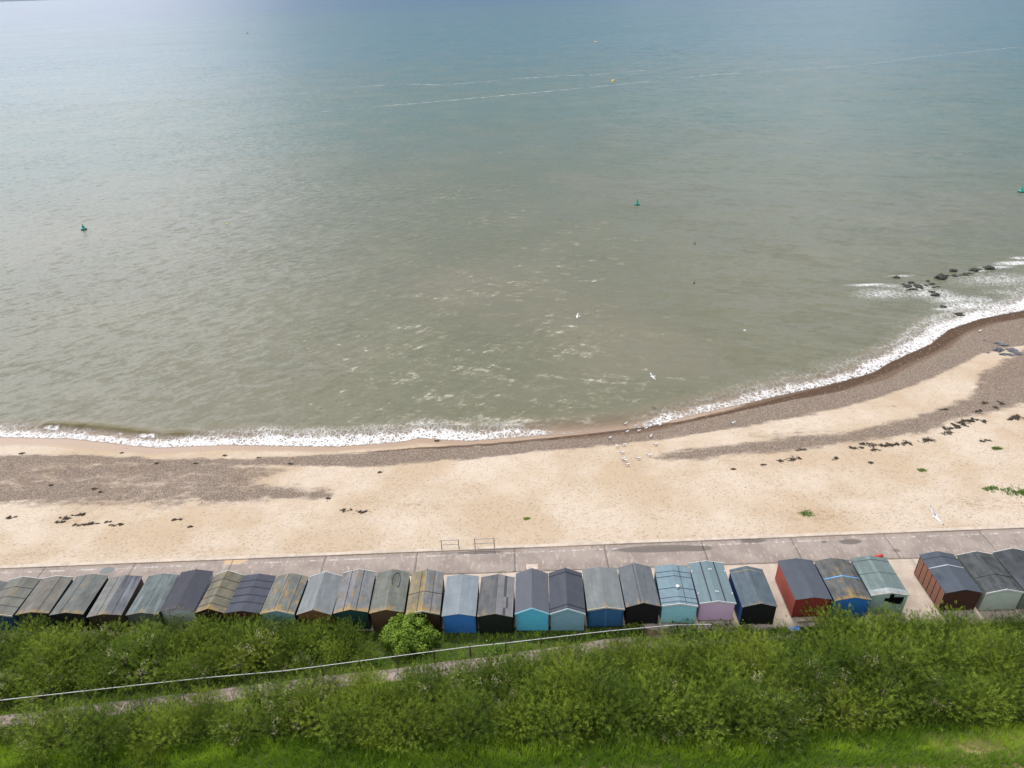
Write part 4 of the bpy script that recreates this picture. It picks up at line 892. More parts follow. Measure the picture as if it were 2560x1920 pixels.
def tamarisk(seed, hgt=2.1, rad=1.25, flower=0.0, npl=640):
    R = np.random.default_rng(seed)
    nb = 17; tips = []; V = []; Fq = []; T = []; off = 0; stems = MB(); FV = []
    P, A, TT, Ln = [], [], [], []
    for k in range(nb):
        az = 2 * PI * (k + R.random() * 0.8) / nb * 1.618 * 2; rr = rad * (0.15 + 0.85 * math.sqrt(R.random())); hh = hgt * (0.62 + 0.42 * R.random()) * (1 - 0.32 * (rr / rad) ** 2)
        p0 = np.array([0.12 * math.cos(az), 0.12 * math.sin(az), 0.0]); p2 = np.array([rr * math.cos(az), rr * math.sin(az), hh]); p1 = np.array([rr * 0.35 * math.cos(az), rr * 0.35 * math.sin(az), hh * 0.75])
        B = lambda u: (1 - u) ** 2 * p0 + 2 * u * (1 - u) * p1 + u * u * p2
        pts = [B(u) for u in np.linspace(0, 1, 6)]
        for q in range(5): stems.tube(pts[q], pts[q + 1], 0.032 * (1 - q / 6), 0.032 * (1 - (q + 1) / 6), 4)
        bt = -0.08 + 1.0 * R.random(); m_ = npl // nb
        u = 0.22 + 0.82 * R.random(m_) ** 0.7
        c = np.array([B(x) for x in u]); dirb = np.array([B(min(1, x + .05)) - B(x - .05) for x in u])
        wv_ = 0.16 + 0.26 * np.sin(np.clip(u, 0, 1) * PI * 0.8)[:, None]
        jit = R.normal(size=(m_, 3)) * wv_; jit[:, 2] *= 0.7
        P.append(c + jit); A.append(dirb / np.linalg.norm(dirb, axis=1)[:, None] * 0.8 + jit / (np.linalg.norm(jit, axis=1)[:, None] + 1e-6) * 0.75 + np.array([0, 0, 0.35]))
        TT.append(bt + 0.25 * (R.random(m_) - 0.5)); Ln.append(0.16 + 0.20 * R.random(m_))
        if flower and R.random() < flower:
            m2 = 34; u2 = 0.72 + 0.33 * R.random(m2); c2 = np.array([B(x) for x in u2]) + R.normal(size=(m2, 3)) * 0.13 + np.array([0, 0, 0.12]); FV.append(c2)
    P = np.vstack(P); A = np.vstack(A); TT = np.concatenate(TT); Ln = np.concatenate(Ln)
    keep = P[:, 2] > 0.12; P, A, TT, Ln = P[keep], A[keep], TT[keep], Ln[keep]
    V, Fq, T = plumes(R, P, A, Ln, 15, 0.16, 0.0095, 0.75, TT)
    fm = mesh_np('foliage', V, Fq, dict(tint=T)); fm.materials.append(MT_FOL)
    sm_ = stems.mesh('stems'); sm_.materials.append(MT_STEM)
    bm_ = None
    if FV:
        FV = np.vstack(FV); Vb, Fb, Tb = plumes(R, FV, R.normal(size=FV.shape) + np.array([0, 0, 0.6]), np.full(len(FV), .09), 3, 0.075, 0.016, 0.6, np.full(len(FV), .5))
        bm_ = mesh_np('blossom', Vb, Fb, dict(tint=Tb)); bm_.materials.append(MT_FLOW)
    return fm, sm_, bm_
TAM = [tamarisk(s, h, r, f) for s, h, r, f in ((1, 2.1, 1.25, 0), (2, 1.9, 1.35, 0), (3, 2.3, 1.2, 0), (4, 2.0, 1.3, .25), (5, 2.1, 1.3, .55), (6, 1.8, 1.2, 0), (7, 2.2, 1.35, .15))]
SHORT = ['leftmost cut-off hut', 'teal-sided hut', 'blackish-rear hut', 'ash-roofed hut', 'striped-roof hut', 'blotchy-roof hut', 'plain charcoal-roofed pale hut', 'olive banded-roof hut', 'four-batten slate-roof hut', 'pale blue-green hut', 'brown-rear hut',
         'dark green hut', 'cable-loop hut', 'ochre-roofed hut', 'royal blue hut', 'patchwork-roof hut', 'turquoise hut', 'dull blue-grey hut', 'panelled deep blue hut', 'black-rear hut', 'pale aqua hut', 'lilac hut', 'blue-sided black hut', 'brick-red hut', 'bright blue hut',
         'derelict sage hut', 'brown battened hut', 'pale sage hut', 'rightmost cut-off hut']
ORD = ['first', 'second', 'third', 'fourth', 'fifth', 'sixth', 'seventh', 'eighth', 'ninth', 'tenth', 'eleventh', 'twelfth', 'thirteenth', 'fourteenth', 'fifteenth', 'sixteenth', 'seventeenth', 'eighteenth', 'nineteenth', 'twentieth',
       'twenty-first', 'twenty-second', 'twenty-third', 'twenty-fourth', 'twenty-fifth', 'twenty-sixth', 'twenty-seventh', 'twenty-eighth', 'twenty-ninth', 'thirtieth']
def proj(x, y, z):                           # where a point of the place shows in the photo, to word its label
    v = np.array([x, y, z - H]); dz = v @ np.array(fwd); a = v @ np.array(right); b_ = v @ np.array(up)
    return 1280 + FPX * a / dz, 960 - FPX * b_ / dz
HUTX = [proj(*g['loc'])[0] for g in HUTG]
TAMS = []
def place_tam(x, y, s, v, fl, zone):
    z = float(land_z(np.array([x]), np.array([y]))[0]); px, py = proj(x, y, z + s)
    if not -110 < px < 2670 or py > 1990: return False
    t = thing('tamarisk_shrub', '', 'shrub', (x, y, z - 0.03), random.uniform(0, 2 * PI), ('cream-flecked' if fl else 'plain green') + ' tamarisk ' + zone)
    t.scale = (s, s, s * random.uniform(0.9, 1.1))
    for nm, me_ in zip(('foliage', 'stems', 'blossom'), TAM[v]):
        if me_ is not None: obj(nm, me_, None, t)
    TAMS.append((t, int(np.argmin([abs(px - h) for h in HUTX])), py, fl, zone)); return True
def label_tams():
    cols = {}
    for q in TAMS: cols.setdefault((q[1], q[4]), []).append(q)
    for (hi, zone), L_ in cols.items():
        up_ = zone.startswith('above'); L_.sort(key=lambda q: q[2] if up_ else -q[2])
        for k, q in enumerate(L_):
            look = 'cream-flecked tamarisk' if q[3] else 'green tamarisk'
            q[0]['label'] = '%s behind the %s, %s down from the hut' % (look, SHORT[hi], ORD[k]) if up_ else '%s in line below the %s, %s up from the grass' % (look, SHORT[hi], ORD[k])
FENCE_PX = [(0, 1752), (312, 1716), (518, 1694), (715, 1677), (1175, 1616), (1280, 1604), (1514, 1575), (1700, 1566), (1780, 1561)]
FEN = np.array([land_at(x, y, 0.95) for x, y in FENCE_PX]); FEN[:, 2] -= 0.95
_fl = [FEN[0, :2] + (FEN[0, :2] - FEN[1, :2]) * 2.0, *FEN[:, :2]]
def fence_y(x): return np.interp(x, [p[0] for p in _fl], [p[1] for p in _fl])
def path_y(x): return np.interp(x, PATHQ[:, 0], PATHQ[:, 1])
XL = float(land_at(955, 1600)[0])                                # right end of the thicket behind the huts
pts = []
def try_add(x, y, dmin):
    for q in pts:
        if (q[0] - x) ** 2 + (q[1] - y) ** 2 < dmin * dmin: return False
    pts.append((x, y)); return True
bottom_edge = lambda x: 22.95 + 0.25 * math.sin(x * 0.35) + 0.012 * x + (0.25 if x > 17 else 0) - (0.5 if -9 < x < 14 else 0)
R2 = random.Random(11)
n_up = n_dn = 0
for _ in range(2600):                                            # thicket between fence and huts, left
    x = R2.uniform(-41, XL - 0.7); yb_ = float(Yb(x)) - 0.95; yf = float(fence_y(x)) + 0.75
    if yb_ <= yf: continue
    y = R2.uniform(yf, yb_)
    if not try_add(x, y, 1.22): continue
    near = (yb_ - y) < 1.3
    fl = fbm(x * 0.25, y * 0.4, 7) > 0.56
    v = R2.choice([3, 4, 4]) if fl else R2.choice([0, 1, 2, 5])
    s = R2.uniform(0.80, 1.02) if near else R2.choice([R2.uniform(0.75, 0.95), R2.uniform(0.95, 1.3)])
    if y - yf < 0.7: s *= 0.72
    if x > XL - 3.0: s *= 0.85
    place_tam(x, y, s, v, fl, 'above the white rail'); n_up += 1
for _ in range(4200):                                            # broad belt below the footpath
    x = R2.uniform(-37, 42); yt = (float(path_y(x)) - 0.85) if x < 16.5 else float(Yb(x)) - 1.3 - 0.55 * (x < 20)
    yb_ = bottom_edge(x)
    y = R2.uniform(yb_, yt) if yt > yb_ else None
    if y is None or not try_add(x, y, 1.30): continue
    fl = fbm(x * 0.22, y * 0.4, 8) > 0.55 and (x < 0 or x > 12)
    v = R2.choice([3, 4, 6]) if fl else R2.choice([0, 1, 2, 5, 6 if x > 0 else 0])
    s = R2.choice([R2.uniform(0.75, 0.95), R2.uniform(0.95, 1.15), R2.uniform(1.15, 1.38)])
    if yt - y < 0.9: s *= R2.choice([0.6, 0.75, 0.9]) if x < 16 else 0.85
    if x < 16.5: s = min(s, 0.60 + 0.26 * (yt - y))
    place_tam(x, y, s, v, fl, 'below the footpath'); n_dn += 1
label_tams(); print('shrubs', len(TAMS))
# the bright rounded bush in front of the huts
bc = land_at(1030, 1607)
bush = thing('round_bush', 'rounded bright green leafy bush standing alone at the hut backs', 'bush', tuple(bc))
R = np.random.default_rng(77); V = []; Fq = []; T = []; off = 0
cl = []
for k in range(95):
    d = R.normal(size=3); d /= np.linalg.norm(d); d[2] = abs(d[2]) * 1.0 - 0.12
    r = 0.62 + 0.45 * R.random(); cl.append((np.array([d[0] * 1.75 * r, d[1] * 1.45 * r, 0.75 + d[2] * 1.15 * r]), 0.27 + 0.15 * R.random(), R.random()))
for c, r, tn in cl:
    m_ = 85; p = R.normal(size=(m_, 3)); p /= np.linalg.norm(p, axis=1)[:, None]; nrm = p * 0.8 + R.normal(size=(m_, 3)) * 0.45 + np.array([0, 0, .35]); p = c + p * r * (0.55 + 0.5 * R.random((m_, 1)))
    a, e, g = rot_frame(nrm); sz = 0.040 + 0.030 * R.random((m_, 1)); ph = R.random((m_, 1)) * 6.28
    e2 = e * np.cos(ph) + g * np.sin(ph); g2 = -e * np.sin(ph) + g * np.cos(ph)
    q = np.stack([p - e2 * sz * 1.5, p + g2 * sz * .8 + a * .01, p + e2 * sz * 1.5, p - g2 * sz * .8 + a * .01], 1).reshape(-1, 3)
    Fq.append(np.arange(len(q)).reshape(-1, 4) + off); off += len(q); V.append(q); T.append(np.repeat(np.clip(0.25 + 0.5 * tn + 0.3 * (R.random(m_) - .5), 0, 1), 4))
obj('crown', mesh_np('crown', np.vstack(V), np.vstack(Fq), dict(tint=np.concatenate(T))), MB_FOL, bush)
mb = MB(); mb.tube((0, 0, -.1), (0, 0, .55), .10, .07, 8)
for k in range(9):
    a_ = k * 2.4; mb.tube((0, 0, .25 + .03 * k), (0.95 * math.cos(a_), 0.8 * math.sin(a_), .9 + .08 * (k % 4)), .05, .015, 6)
mb.build('trunk', simple('bush_bark', (.09, .07, .05), .9), bush)

# grass as one mass per meadow
def grass(P, hgt, wid, R, lean=0.45, tint=None, blades=6):
    n = len(P); k = blades
    az = R.random((n, k)) * 2 * PI; base = P[:, None] + np.stack([np.cos(az), np.sin(az), 0 * az], -1) * (0.10 * R.random((n, k, 1)))
    le = lean * (0.3 + R.random((n, k)))
    h = (hgt * (0.55 + 0.8 * R.random(n)))[:, None] * (0.6 + 0.6 * R.random((n, k)))
    az2 = az + R.normal(size=(n, k)) * .6
    tip = base + np.stack([np.cos(az2) * le * h, np.sin(az2) * le * h, h], -1)
    w = np.stack([-np.sin(az2), np.cos(az2), 0 * az2], -1) * (wid * (0.6 + 0.8 * R.random((n, k, 1))))
    V = np.stack([base - w, base + w, tip], 2).reshape(-1, 3)
    T = np.repeat((tint[:, None] + .25 * (R.random((n, k)) - .5)).ravel(), 3)
    return V, np.arange(len(V)).reshape(-1, 3), T
def meadow(name, label, n, box, keep, hgt, wid, seed, tintf, blades=6, lean=.45):
    R = np.random.default_rng(seed); X = R.uniform(box[0], box[1], n); Y = R.uniform(box[2], box[3], n)
    k = keep(X, Y); X, Y = X[k], Y[k]
    P = np.stack([X, Y, land_z(X, Y) - 0.02], 1); hh = hgt(X, Y)
    V, Fq, T = grass(P, hh, wid, R, lean, tintf(X, Y, R), blades)
    stuff(name, mesh_np(name, V, Fq, dict(tint=T)), MG, label, 'grass')
meadow('grass', 'lush bright green grass along the near foot of the tamarisk belt', 26000, (-33, 33, 18.6, 24.2), lambda X, Y: (Y < 22.9 + .4 * (fbm(X * .6, Y, 3) - .5)) & (blob(X, Y, dryc, 1.6, .5) < .5), lambda X, Y: 0.20 + 0.36 * fbm(X * .55, Y * .8, 12) * sm(19.3, 20.6, Y), .016, 5,
       lambda X, Y, R: np.clip(0.15 + 0.95 * sm(.35, .65, fbm(X * .5, Y * .9, 13)) * sm(20.5, 22.0, Y) + .25 * fbm(X * 2, Y * 2, 14), 0, 1.1), 7)
meadow('grass', 'short green grass between the hut backs and the white rail', 15000, (-41, 24, 24, 33), lambda X, Y: (Y < Yb(X) - .6) & (Y > fence_y(X) - .4) , lambda X, Y: 0.16 + 0.2 * fbm(X * .6, Y * .8, 15), .014, 6,
       lambda X, Y, R: np.clip(.35 + .6 * fbm(X * .7, Y * .9, 16) - .1, 0, 1))
meadow('grass', 'rough grass and weeds growing under the tamarisk beside the footpath', 17000, (-38, 42, 21.8, 33), lambda X, Y: (Y < np.where(X < 16, fence_y(X) - .2, Yb(X) - .7)) & (np.abs(Y - path_y(X)) > .72 + .35 * (fbm(X * 1.2, Y * 0, 17) - .3)) & (blob(X, Y, soilc, .8, .5) < .6),
       lambda X, Y: 0.2 + 0.3 * fbm(X * .6, Y * .8, 18), .016, 7, lambda X, Y, R: np.clip(.1 + .55 * fbm(X * .5, Y * .9, 19), 0, 1))
meadow('grass', 'straw-coloured dry grass patch at the lower right', 2600, (dryc[0] - 2.5, dryc[0] + 4, dryc[1] - 1.0, dryc[1] + 1.0), lambda X, Y: fbm(X * .8, Y, 20) < .62, lambda X, Y: 0.14 + 0.14 * fbm(X, Y, 22), .014, 8, lambda X, Y, R: 1.2 + .9 * R.random(len(X)), 6, .9)
# broad-leaved weeds along the fence and the retaining wall
def weed(px, py, s, label):
    c = land_at(px, py); t = thing('weed_clump', label, 'plant', tuple(c))
    R = np.random.default_rng(int(px)); m_ = 130
    p = R.normal(size=(m_, 3)) * np.array([.38, .26, .17]) * s + np.array([0, 0, .28 * s]); p[:, 2] = np.abs(p[:, 2])
    a, e, g = rot_frame(R.normal(size=(m_, 3)) * .5 + np.array([0, 0, 1])); sz = (.05 + .04 * R.random((m_, 1)))
    q = np.stack([p - e * sz * 1.3, p + g * sz * .7, p + e * sz * 1.3, p - g * sz * .7], 1).reshape(-1, 3)
    obj('foliage', mesh_np('foliage', q, np.arange(len(q)).reshape(-1, 4), dict(tint=np.repeat(R.random(m_) * .7, 4))), MB_FOL, t)
    mb = MB()
    for k in range(5): mb.tube((0, 0, -.02), (R.normal() * .2 * s, R.normal() * .15 * s, .35 * s), .012, .006, 5)
    mb.build('stem', MT_STEM, t)
for px, py, s, lb in ((1240, 1632, 1.0, 'dark leafy weed under the rail in front of the black-walled hut'), (1595, 1578, .9, 'leafy weed at the foot of the black-backed hut by the rail'), (1690, 1578, 1.1, 'leafy weed below the lilac hut at the rail end'), (1740, 1582, 1.2, 'ivy-like weed covering the low retaining wall below the lilac hut'),
                      (1800, 1580, 1.2, 'ivy-like weed on the retaining wall below the blue-sided hut'), (1850, 1578, 1.0, 'rightmost ivy-like weed on the low retaining wall'), (930, 1660, 1.0, 'leafy weed at the rail just left of the round bush'), (905, 1670, .8, 'small weed beside the rail, left of the round bush'), (1585, 1566, .7, 'small weed against the aqua hut corner')):
    weed(px, py, s, lb)

# ------------------------------------------------------------------ white rail fence
MR = m_paint('rail_paint', (0.60, 0.60, 0.58), .2); MPO = simple('fence_post_wood', (.075, .055, .04), .9)
fen = thing('rail_fence', 'long white single-rail fence on wooden posts running above the footpath', 'fence', tuple(FEN[0]))
def fpt(x):
    y = float(fence_y(x)); return np.array([x, y, float(land_z(np.array([x]), np.array([y]))[0])])
X0, X1 = FEN[0][0] - 4.5, FEN[-1][0]
xs_ = np.linspace(X0, X1, int((X1 - X0) / 2.25) + 1); prev = None
Q = np.array([fpt(x) for x in xs_])
rz = Q[:, 2] + 0.95
for _ in range(12): rz[1:-1] = (rz[:-2] + 2 * rz[1:-1] + rz[2:]) / 4
for k, q in enumerate(Q):
    l = q - FEN[0]
    MB().tube((l[0], l[1] + .07, l[2] - .15), (l[0], l[1] + .07, rz[k] - FEN[0][2] + .10), .055, .05, 8).build('post', MPO, fen)
    if k: MB().tube((Q[k - 1][0] - FEN[0][0], Q[k - 1][1] - FEN[0][1], rz[k - 1] - FEN[0][2]), (l[0], l[1], rz[k] - FEN[0][2]), .023, .023, 8).build('rail', MR, fen)

# ------------------------------------------------------------------ handrails at the beach steps
MS = simple('galvanised_tube', (.30, .31, .33), .45, .15, 8, metal=.6)
MPOST = simple('post_rusty', (.10, .075, .06), .8)
for (xa_, ya_), (xb_, yb2), lb in (((1105, 1374), (1148, 1371), 'tubular steel handrail left of the beach steps'), ((1188, 1369), (1236, 1367), 'tubular steel handrail right of the beach steps')):
    a = at(xa_, ya_, .05); c = at(xb_, yb2, .05); a[1] = float(Yk(a[0])) + .12; c[1] = float(Yk(c[0])) + .12
    t = thing('handrail', lb, 'handrail', (float(a[0]), float(a[1]), .06), 0, 'handrails at the steps down to the sand')
    d = c - a
    for k in (0, 1): MB().tube((d[0] * k, d[1] * k, -.05), (d[0] * k, d[1] * k, .98), .03, .028, 8).build('post', MPOST, t)
    for z in (.95, .50): MB().tube((0, 0, z), (d[0], d[1], z), .024, .024, 8).build('rail', MS, t)

# ------------------------------------------------------------------ sea things: buoys and rocks
MBU = m_paint('buoy_green', srgb(20, 150, 125), .2, .4); MBD = simple('buoy_dark', (.012, .05, .04), .5); MYE = m_paint('buoy_yellow', srgb(230, 195, 40), .1, .4)
def lathe(prof, n=18):
    return [[(r * math.cos(2 * PI * k / n), r * math.sin(2 * PI * k / n), z) for k in range(n)] for r, z in prof]
def green_buoy(px, py, lb, s=0.8):
    c = at(px, py, SEA); t = thing('channel_buoy', lb, 'buoy', (float(c[0]), float(c[1]), SEA), 0, 'green cone buoys off the beach'); t.scale = (s, s, s)
    MB().rings(lathe([(.30, -.35), (.62, -.2), (.72, .05), (.66, .25)])).build('hull', MBD, t, True)
    MB().rings(lathe([(.72, .24), (.68, .32), (.40, .38), (.34, .55), (.20, 1.05), (.10, 1.30), (.03, 1.40)])).build('body', MBU, t, True)
    MB().rings(lathe([(.05, 1.38), (.10, 1.46), (.05, 1.56)], 10)).build('top_mark', MBU, t, True)
green_buoy(1592, 512, 'green cone buoy floating near the middle of the sea')
green_buoy(210, 574, 'green cone buoy floating at the left, nearest the left edge')
green_buoy(2552, 480, 'green cone buoy floating at the right edge', .85)
def ball_buoy(px, py, lb, r, mt):
    c = at(px, py, SEA); t = thing('marker_buoy', lb, 'buoy', (float(c[0]), float(c[1]), SEA), 0, 'small ball buoys far out')
    MB().rings(lathe([(.02 * r, -.6 * r), (.6 * r, -.5 * r), (.95 * r, 0), (.9 * r, .4 * r), (.55 * r, .85 * r), (.03 * r, r)], 14)).build('float', mt, t, True)
    MB().tube((0, 0, r * .9), (0, 0, r * 1.5), r * .12, r * .10, 6).build('eye', MBD, t)
ball_buoy(1533, 203, 'small yellow ball buoy beside the drifting foam line', .8, MYE)
ball_buoy(1489, 106, 'tiny yellow ball buoy far out near the top centre', 1.0, MYE)
ball_buoy(619, 84, 'tiny dark-topped ball buoy far out near the top left', 1.1, simple('buoy_ochre', srgb(150, 110, 60), .6))
ball_buoy(568, 560, 'small pale yellow float left of the sea centre', .22, MYE)
def rock_mesh(seed, flat=.6):
    R = random.Random(seed); mb = MB(); n = 12; rings = []
    offv = Vector((R.random() * 50, R.random() * 50, 0))
    for i in range(8):
        ph = -PI / 2 + PI * (i + .0) / 7; ring = []
        for k in range(n):
            th = 2 * PI * k / n; d = Vector((math.cos(ph) * math.cos(th), math.cos(ph) * math.sin(th), math.sin(ph)))
            if i in (0, 7): d = Vector((.06 * math.cos(th), .06 * math.sin(th), d.z))
            q = .72 + .55 * mnoise.noise(d * 1.3 + offv) + .22 * mnoise.noise(d * 3.1 + offv)
            ring.append((d.x * q, d.y * q * .75, d.z * q * flat))
        rings.append(ring)
    mb.rings(rings); return mb.mesh('rock')
MRK = simple('rock_weedy', (.030, .033, .022), .6, .5, 3, bmp=.5); MRG = simple('rock_slate', (.10, .105, .12), .75, .35, 3, bmp=.4)
# groyne rocks: zoom pixels of the strip 2100..2560, 640..940
gr = [((1205, 265), 1.15, 'largest dark boulder of the rocky reef at the right'), ((1360, 178), .75, 'dark weedy rock up-right of the largest reef boulder'), ((800, 368), .72, 'leftmost rounded dark rock of the reef group'), ((880, 402), .6, 'round dark rock next to the leftmost reef rock'), ((825, 410), .4, 'small dark rock below the leftmost reef rock'),
      ((940, 368), .8, 'long low dark rock in the middle of the reef group'), ((855, 322), .6, 'flat dark rock at the upper edge of the reef group'), ((1100, 338), .5, 'dark rock just left-below the largest boulder'), ((1150, 475), .7, 'low dark rock awash at the near side of the reef'), ((1375, 240), .55, 'small dark rock awash right of the largest boulder'),
      ((1505, 225), .6, 'low dark rock between largest boulder and outer rocks'), ((1560, 212), .4, 'tiny dark rock near the outer reef rocks'), ((1610, 172), .9, 'long dark outer rock with white surf behind'), ((1800, 150), .95, 'outermost long dark rock of the reef'), ((1430, 705), .7, 'dark rock awash close to the surf line'),
      ((680, 258), .65, 'barely awash rock at the seaward left of the reef'), ((1100, 432), .6, 'flat dark rock awash below the reef middle'), ((1130, 378), .4, 'small low rock under the largest boulder'), ((1240, 610), .5, 'submerged dark rock above the surf near the beach')]
gr = [(p_, s_ * 1.15, l_) for p_, s_, l_ in gr] + [(p_, .42, 'little dark reef stone awash, %s from the left' % ORD[j]) for j, p_ in enumerate(((760, 340), (905, 342), (985, 395), (1030, 352), (1055, 300), (1180, 372), (1270, 262), (1300, 238), (1440, 232), (1680, 165), (1740, 142)))]
for k, ((zx, zy), s, lb) in enumerate(gr):
    c = at(2100 + zx * .20796, 640 + zy * .20796, SEA)
    o = obj('reef_rock', rock_mesh(100 + k, .62 if s > .7 else .5), MRK); o.location = (float(c[0]), float(c[1]), SEA + .05 * s); o.scale = (s, s, s * (.9 if k == 0 else .6)); o.rotation_euler = (0, 0, random.uniform(-.5, .5))
    tag(o, lb, 'rock', 'dark rocks of the reef')
br = [((1890, 1050), .55, 'dark slab rock at the top of the shingle rock pile'), ((1945, 1072), .75, 'pointed grey slab rock below the top of the pile'), ((1920, 1135), 1.0, 'long dark slab rock at the left of the shingle pile'), ((2060, 1128), .8, 'grey slab rock in the middle of the shingle pile'), ((2100, 1155), .85, 'dark slab rock at the right of the shingle pile'),
      ((1965, 1185), .65, 'low grey slab at the foot of the pile, left'), ((2035, 1188), .6, 'pale grey slab at the foot of the pile, centre'), ((2140, 1180), .6, 'grey slab at the right foot of the pile'), ((1780, 1165), .3, 'small isolated grey stone left of the rock pile'), ((1735, 1015), .3, 'small isolated stone above left of the rock pile')]
for k, ((zx, zy), s, lb) in enumerate(br):
    c = beach_at(2100 + zx * .20796, 640 + zy * .20796)
    o = obj('slab_rock', rock_mesh(200 + k, .4), MRG); o.location = (float(c[0]), float(c[1]), float(c[2]) + .06 * s); o.scale = (s * 1.0, s * .75, s * .7); o.rotation_euler = (random.uniform(-.1, .1), random.uniform(-.15, .15), random.uniform(-.7, .1))
    tag(o, lb, 'rock', 'grey slab rocks piled on the shingle')

# ------------------------------------------------------------------ seaweed, pebbles, beach plants
MSW = simple('seaweed_dry', (.040, .032, .020), .85, .5, 9)
def weed_mat(seed, w, d):
    R = np.random.default_rng(seed); n = int(50 + 130 * w * d); nc = int(3 + 3 * w)
    cen = np.stack([np.sort(R.uniform(-.5, .5, nc)) * w, R.normal(size=nc) * d * .28], 1); rad = (.10 + .22 * R.random(nc)) * min(1, d + .35)
    ci = R.integers(0, nc, n); P = cen[ci] + R.normal(size=(n, 2)) * (rad[ci] * .55)[:, None]
    sp_ = np.linspace(0, nc - 1, 24); i0 = np.minimum(sp_.astype(int), nc - 2); P[:24] = cen[i0] + (cen[i0 + 1] - cen[i0]) * (sp_ - i0)[:, None]
    dd_ = cen[-1] - cen[0]; ang = R.random(n) * PI; ang[:24] = np.arctan2(*(cen[i0 + 1] - cen[i0]).T[::-1])
    ln = .05 + .13 * R.random(n); ln[:24] = .07 + .05 * w; wd_ = .012 + .03 * R.random(n)
    e = np.stack([np.cos(ang), np.sin(ang)], 1); g = np.stack([-e[:, 1], e[:, 0]], 1); V = []
    zt = .02 + .07 * R.random(n)
    for k in range(n):
        p = P[k]; a = p - e[k] * ln[k]; c = p + e[k] * ln[k]; b1 = p + g[k] * wd_[k]; b2 = p - g[k] * wd_[k]
        V += [(a[0], a[1], 0.0), (b2[0], b2[1], .01), (c[0], c[1], 0.0), (b1[0], b1[1], .01), (p[0], p[1], zt[k])]
    Fq = []
    for k in range(n):
        o_ = 5 * k; Fq += [(o_, o_ + 1, o_ + 4), (o_ + 1, o_ + 2, o_ + 4), (o_ + 2, o_ + 3, o_ + 4), (o_ + 3, o_, o_ + 4)]
    return mesh_np('seaweed', V, Fq)
SW = [((595, 1135), 1.5, .5), ((625, 1090), 1.0, .3), ((515, 1150), .5, .3), ((805, 1132), .9, .4), ((918, 1078), 1.2, .6), ((975, 1062), 1.3, .9), ((1010, 1088), .7, .4), ((1065, 1063), 1.7, .7), ((1118, 1062), 1.0, .4), ((1185, 1055), 1.1, .5), ((1285, 1038), 1.5, .7), ((1370, 1000), 1.1, .7), ((1402, 972), 1.5, 1.2), ((1450, 962), 1.3, .9), ((1482, 945), 1.7, 1.1), ((1515, 935), 1.4, .8),
      ((1548, 887), 1.0, .5), ((1580, 940), .8, .4), ((1572, 847), .9, .4), ((1665, 845), .7, .4), ((1580, 1042), 1.0, .3), ((1765, 925), 1.0, .8), ((985, 1157), .5, .3), ((277, 1187), .6, .3), ((430, 1165), .5, .2), ((1370, 880), .8, .3), ((1640, 870), .5, .3), ((1720, 930), .7, .4)]
def lay_weed(items, ox, oy, k_, seed, side, grp):
    items = sorted(items)
    for k, ((zx, zy), w, d) in enumerate(items):
        c = beach_at(ox + zx * k_, oy + zy * k_)
        o = obj('seaweed_clump', weed_mat(seed + k, w, d), MSW); o.location = (float(c[0]), float(c[1]), float(c[2]) + .01); o.rotation_euler = (0, 0, .2 if side == 'right' else 0)
        tag(o, '%s seaweed clump, %s from the left on the %s half of the beach' % ('thick black' if w * d > .6 else 'spread dark' if w * d > .25 else 'small dark', ORD[k], side), 'seaweed', grp)
lay_weed(SW, 1700, 600, .4823, 300, 'right', 'seaweed clumps along the right strandline')
lay_weed([((375, 655), 1.5, .35), ((430, 637), 1.3, .3), ((330, 675), .9, .3), ((440, 692), 1.0, .3), ((515, 685), .8, .3), ((640, 690), 1.2, .3), ((590, 675), .8, .2), ((965, 662), 1.2, .25), ((1040, 700), .7, .2), ((530, 493), .5, .15), ((870, 352), .4, .15), ((1240, 308), .4, .12), ((1430, 320), .35, .1), ((1605, 355), .35, .15), ((675, 293), .3, .1),
          ((120, 297), .4, .15), ((1085, 352), .4, .15), ((60, 650), .8, .4), ((2098, 402), .25, .12), ((285, 472), .25, .1), ((560, 510), .3, .1), ((1810, 545), .4, .12), ((1920, 610), .9, .4), ((2010, 620), .9, .3)], 0, 1000, .4521, 400, 'left', 'seaweed scraps on the left beach')
c = beach_at(1090, 1103); o = obj('seaweed_clump', weed_mat(500, .6, .2), MSW); o.location = (float(c[0]), float(c[1]), float(c[2]) + .01); tag(o, 'single black seaweed scrap on the wet sand in the swash at centre', 'seaweed')
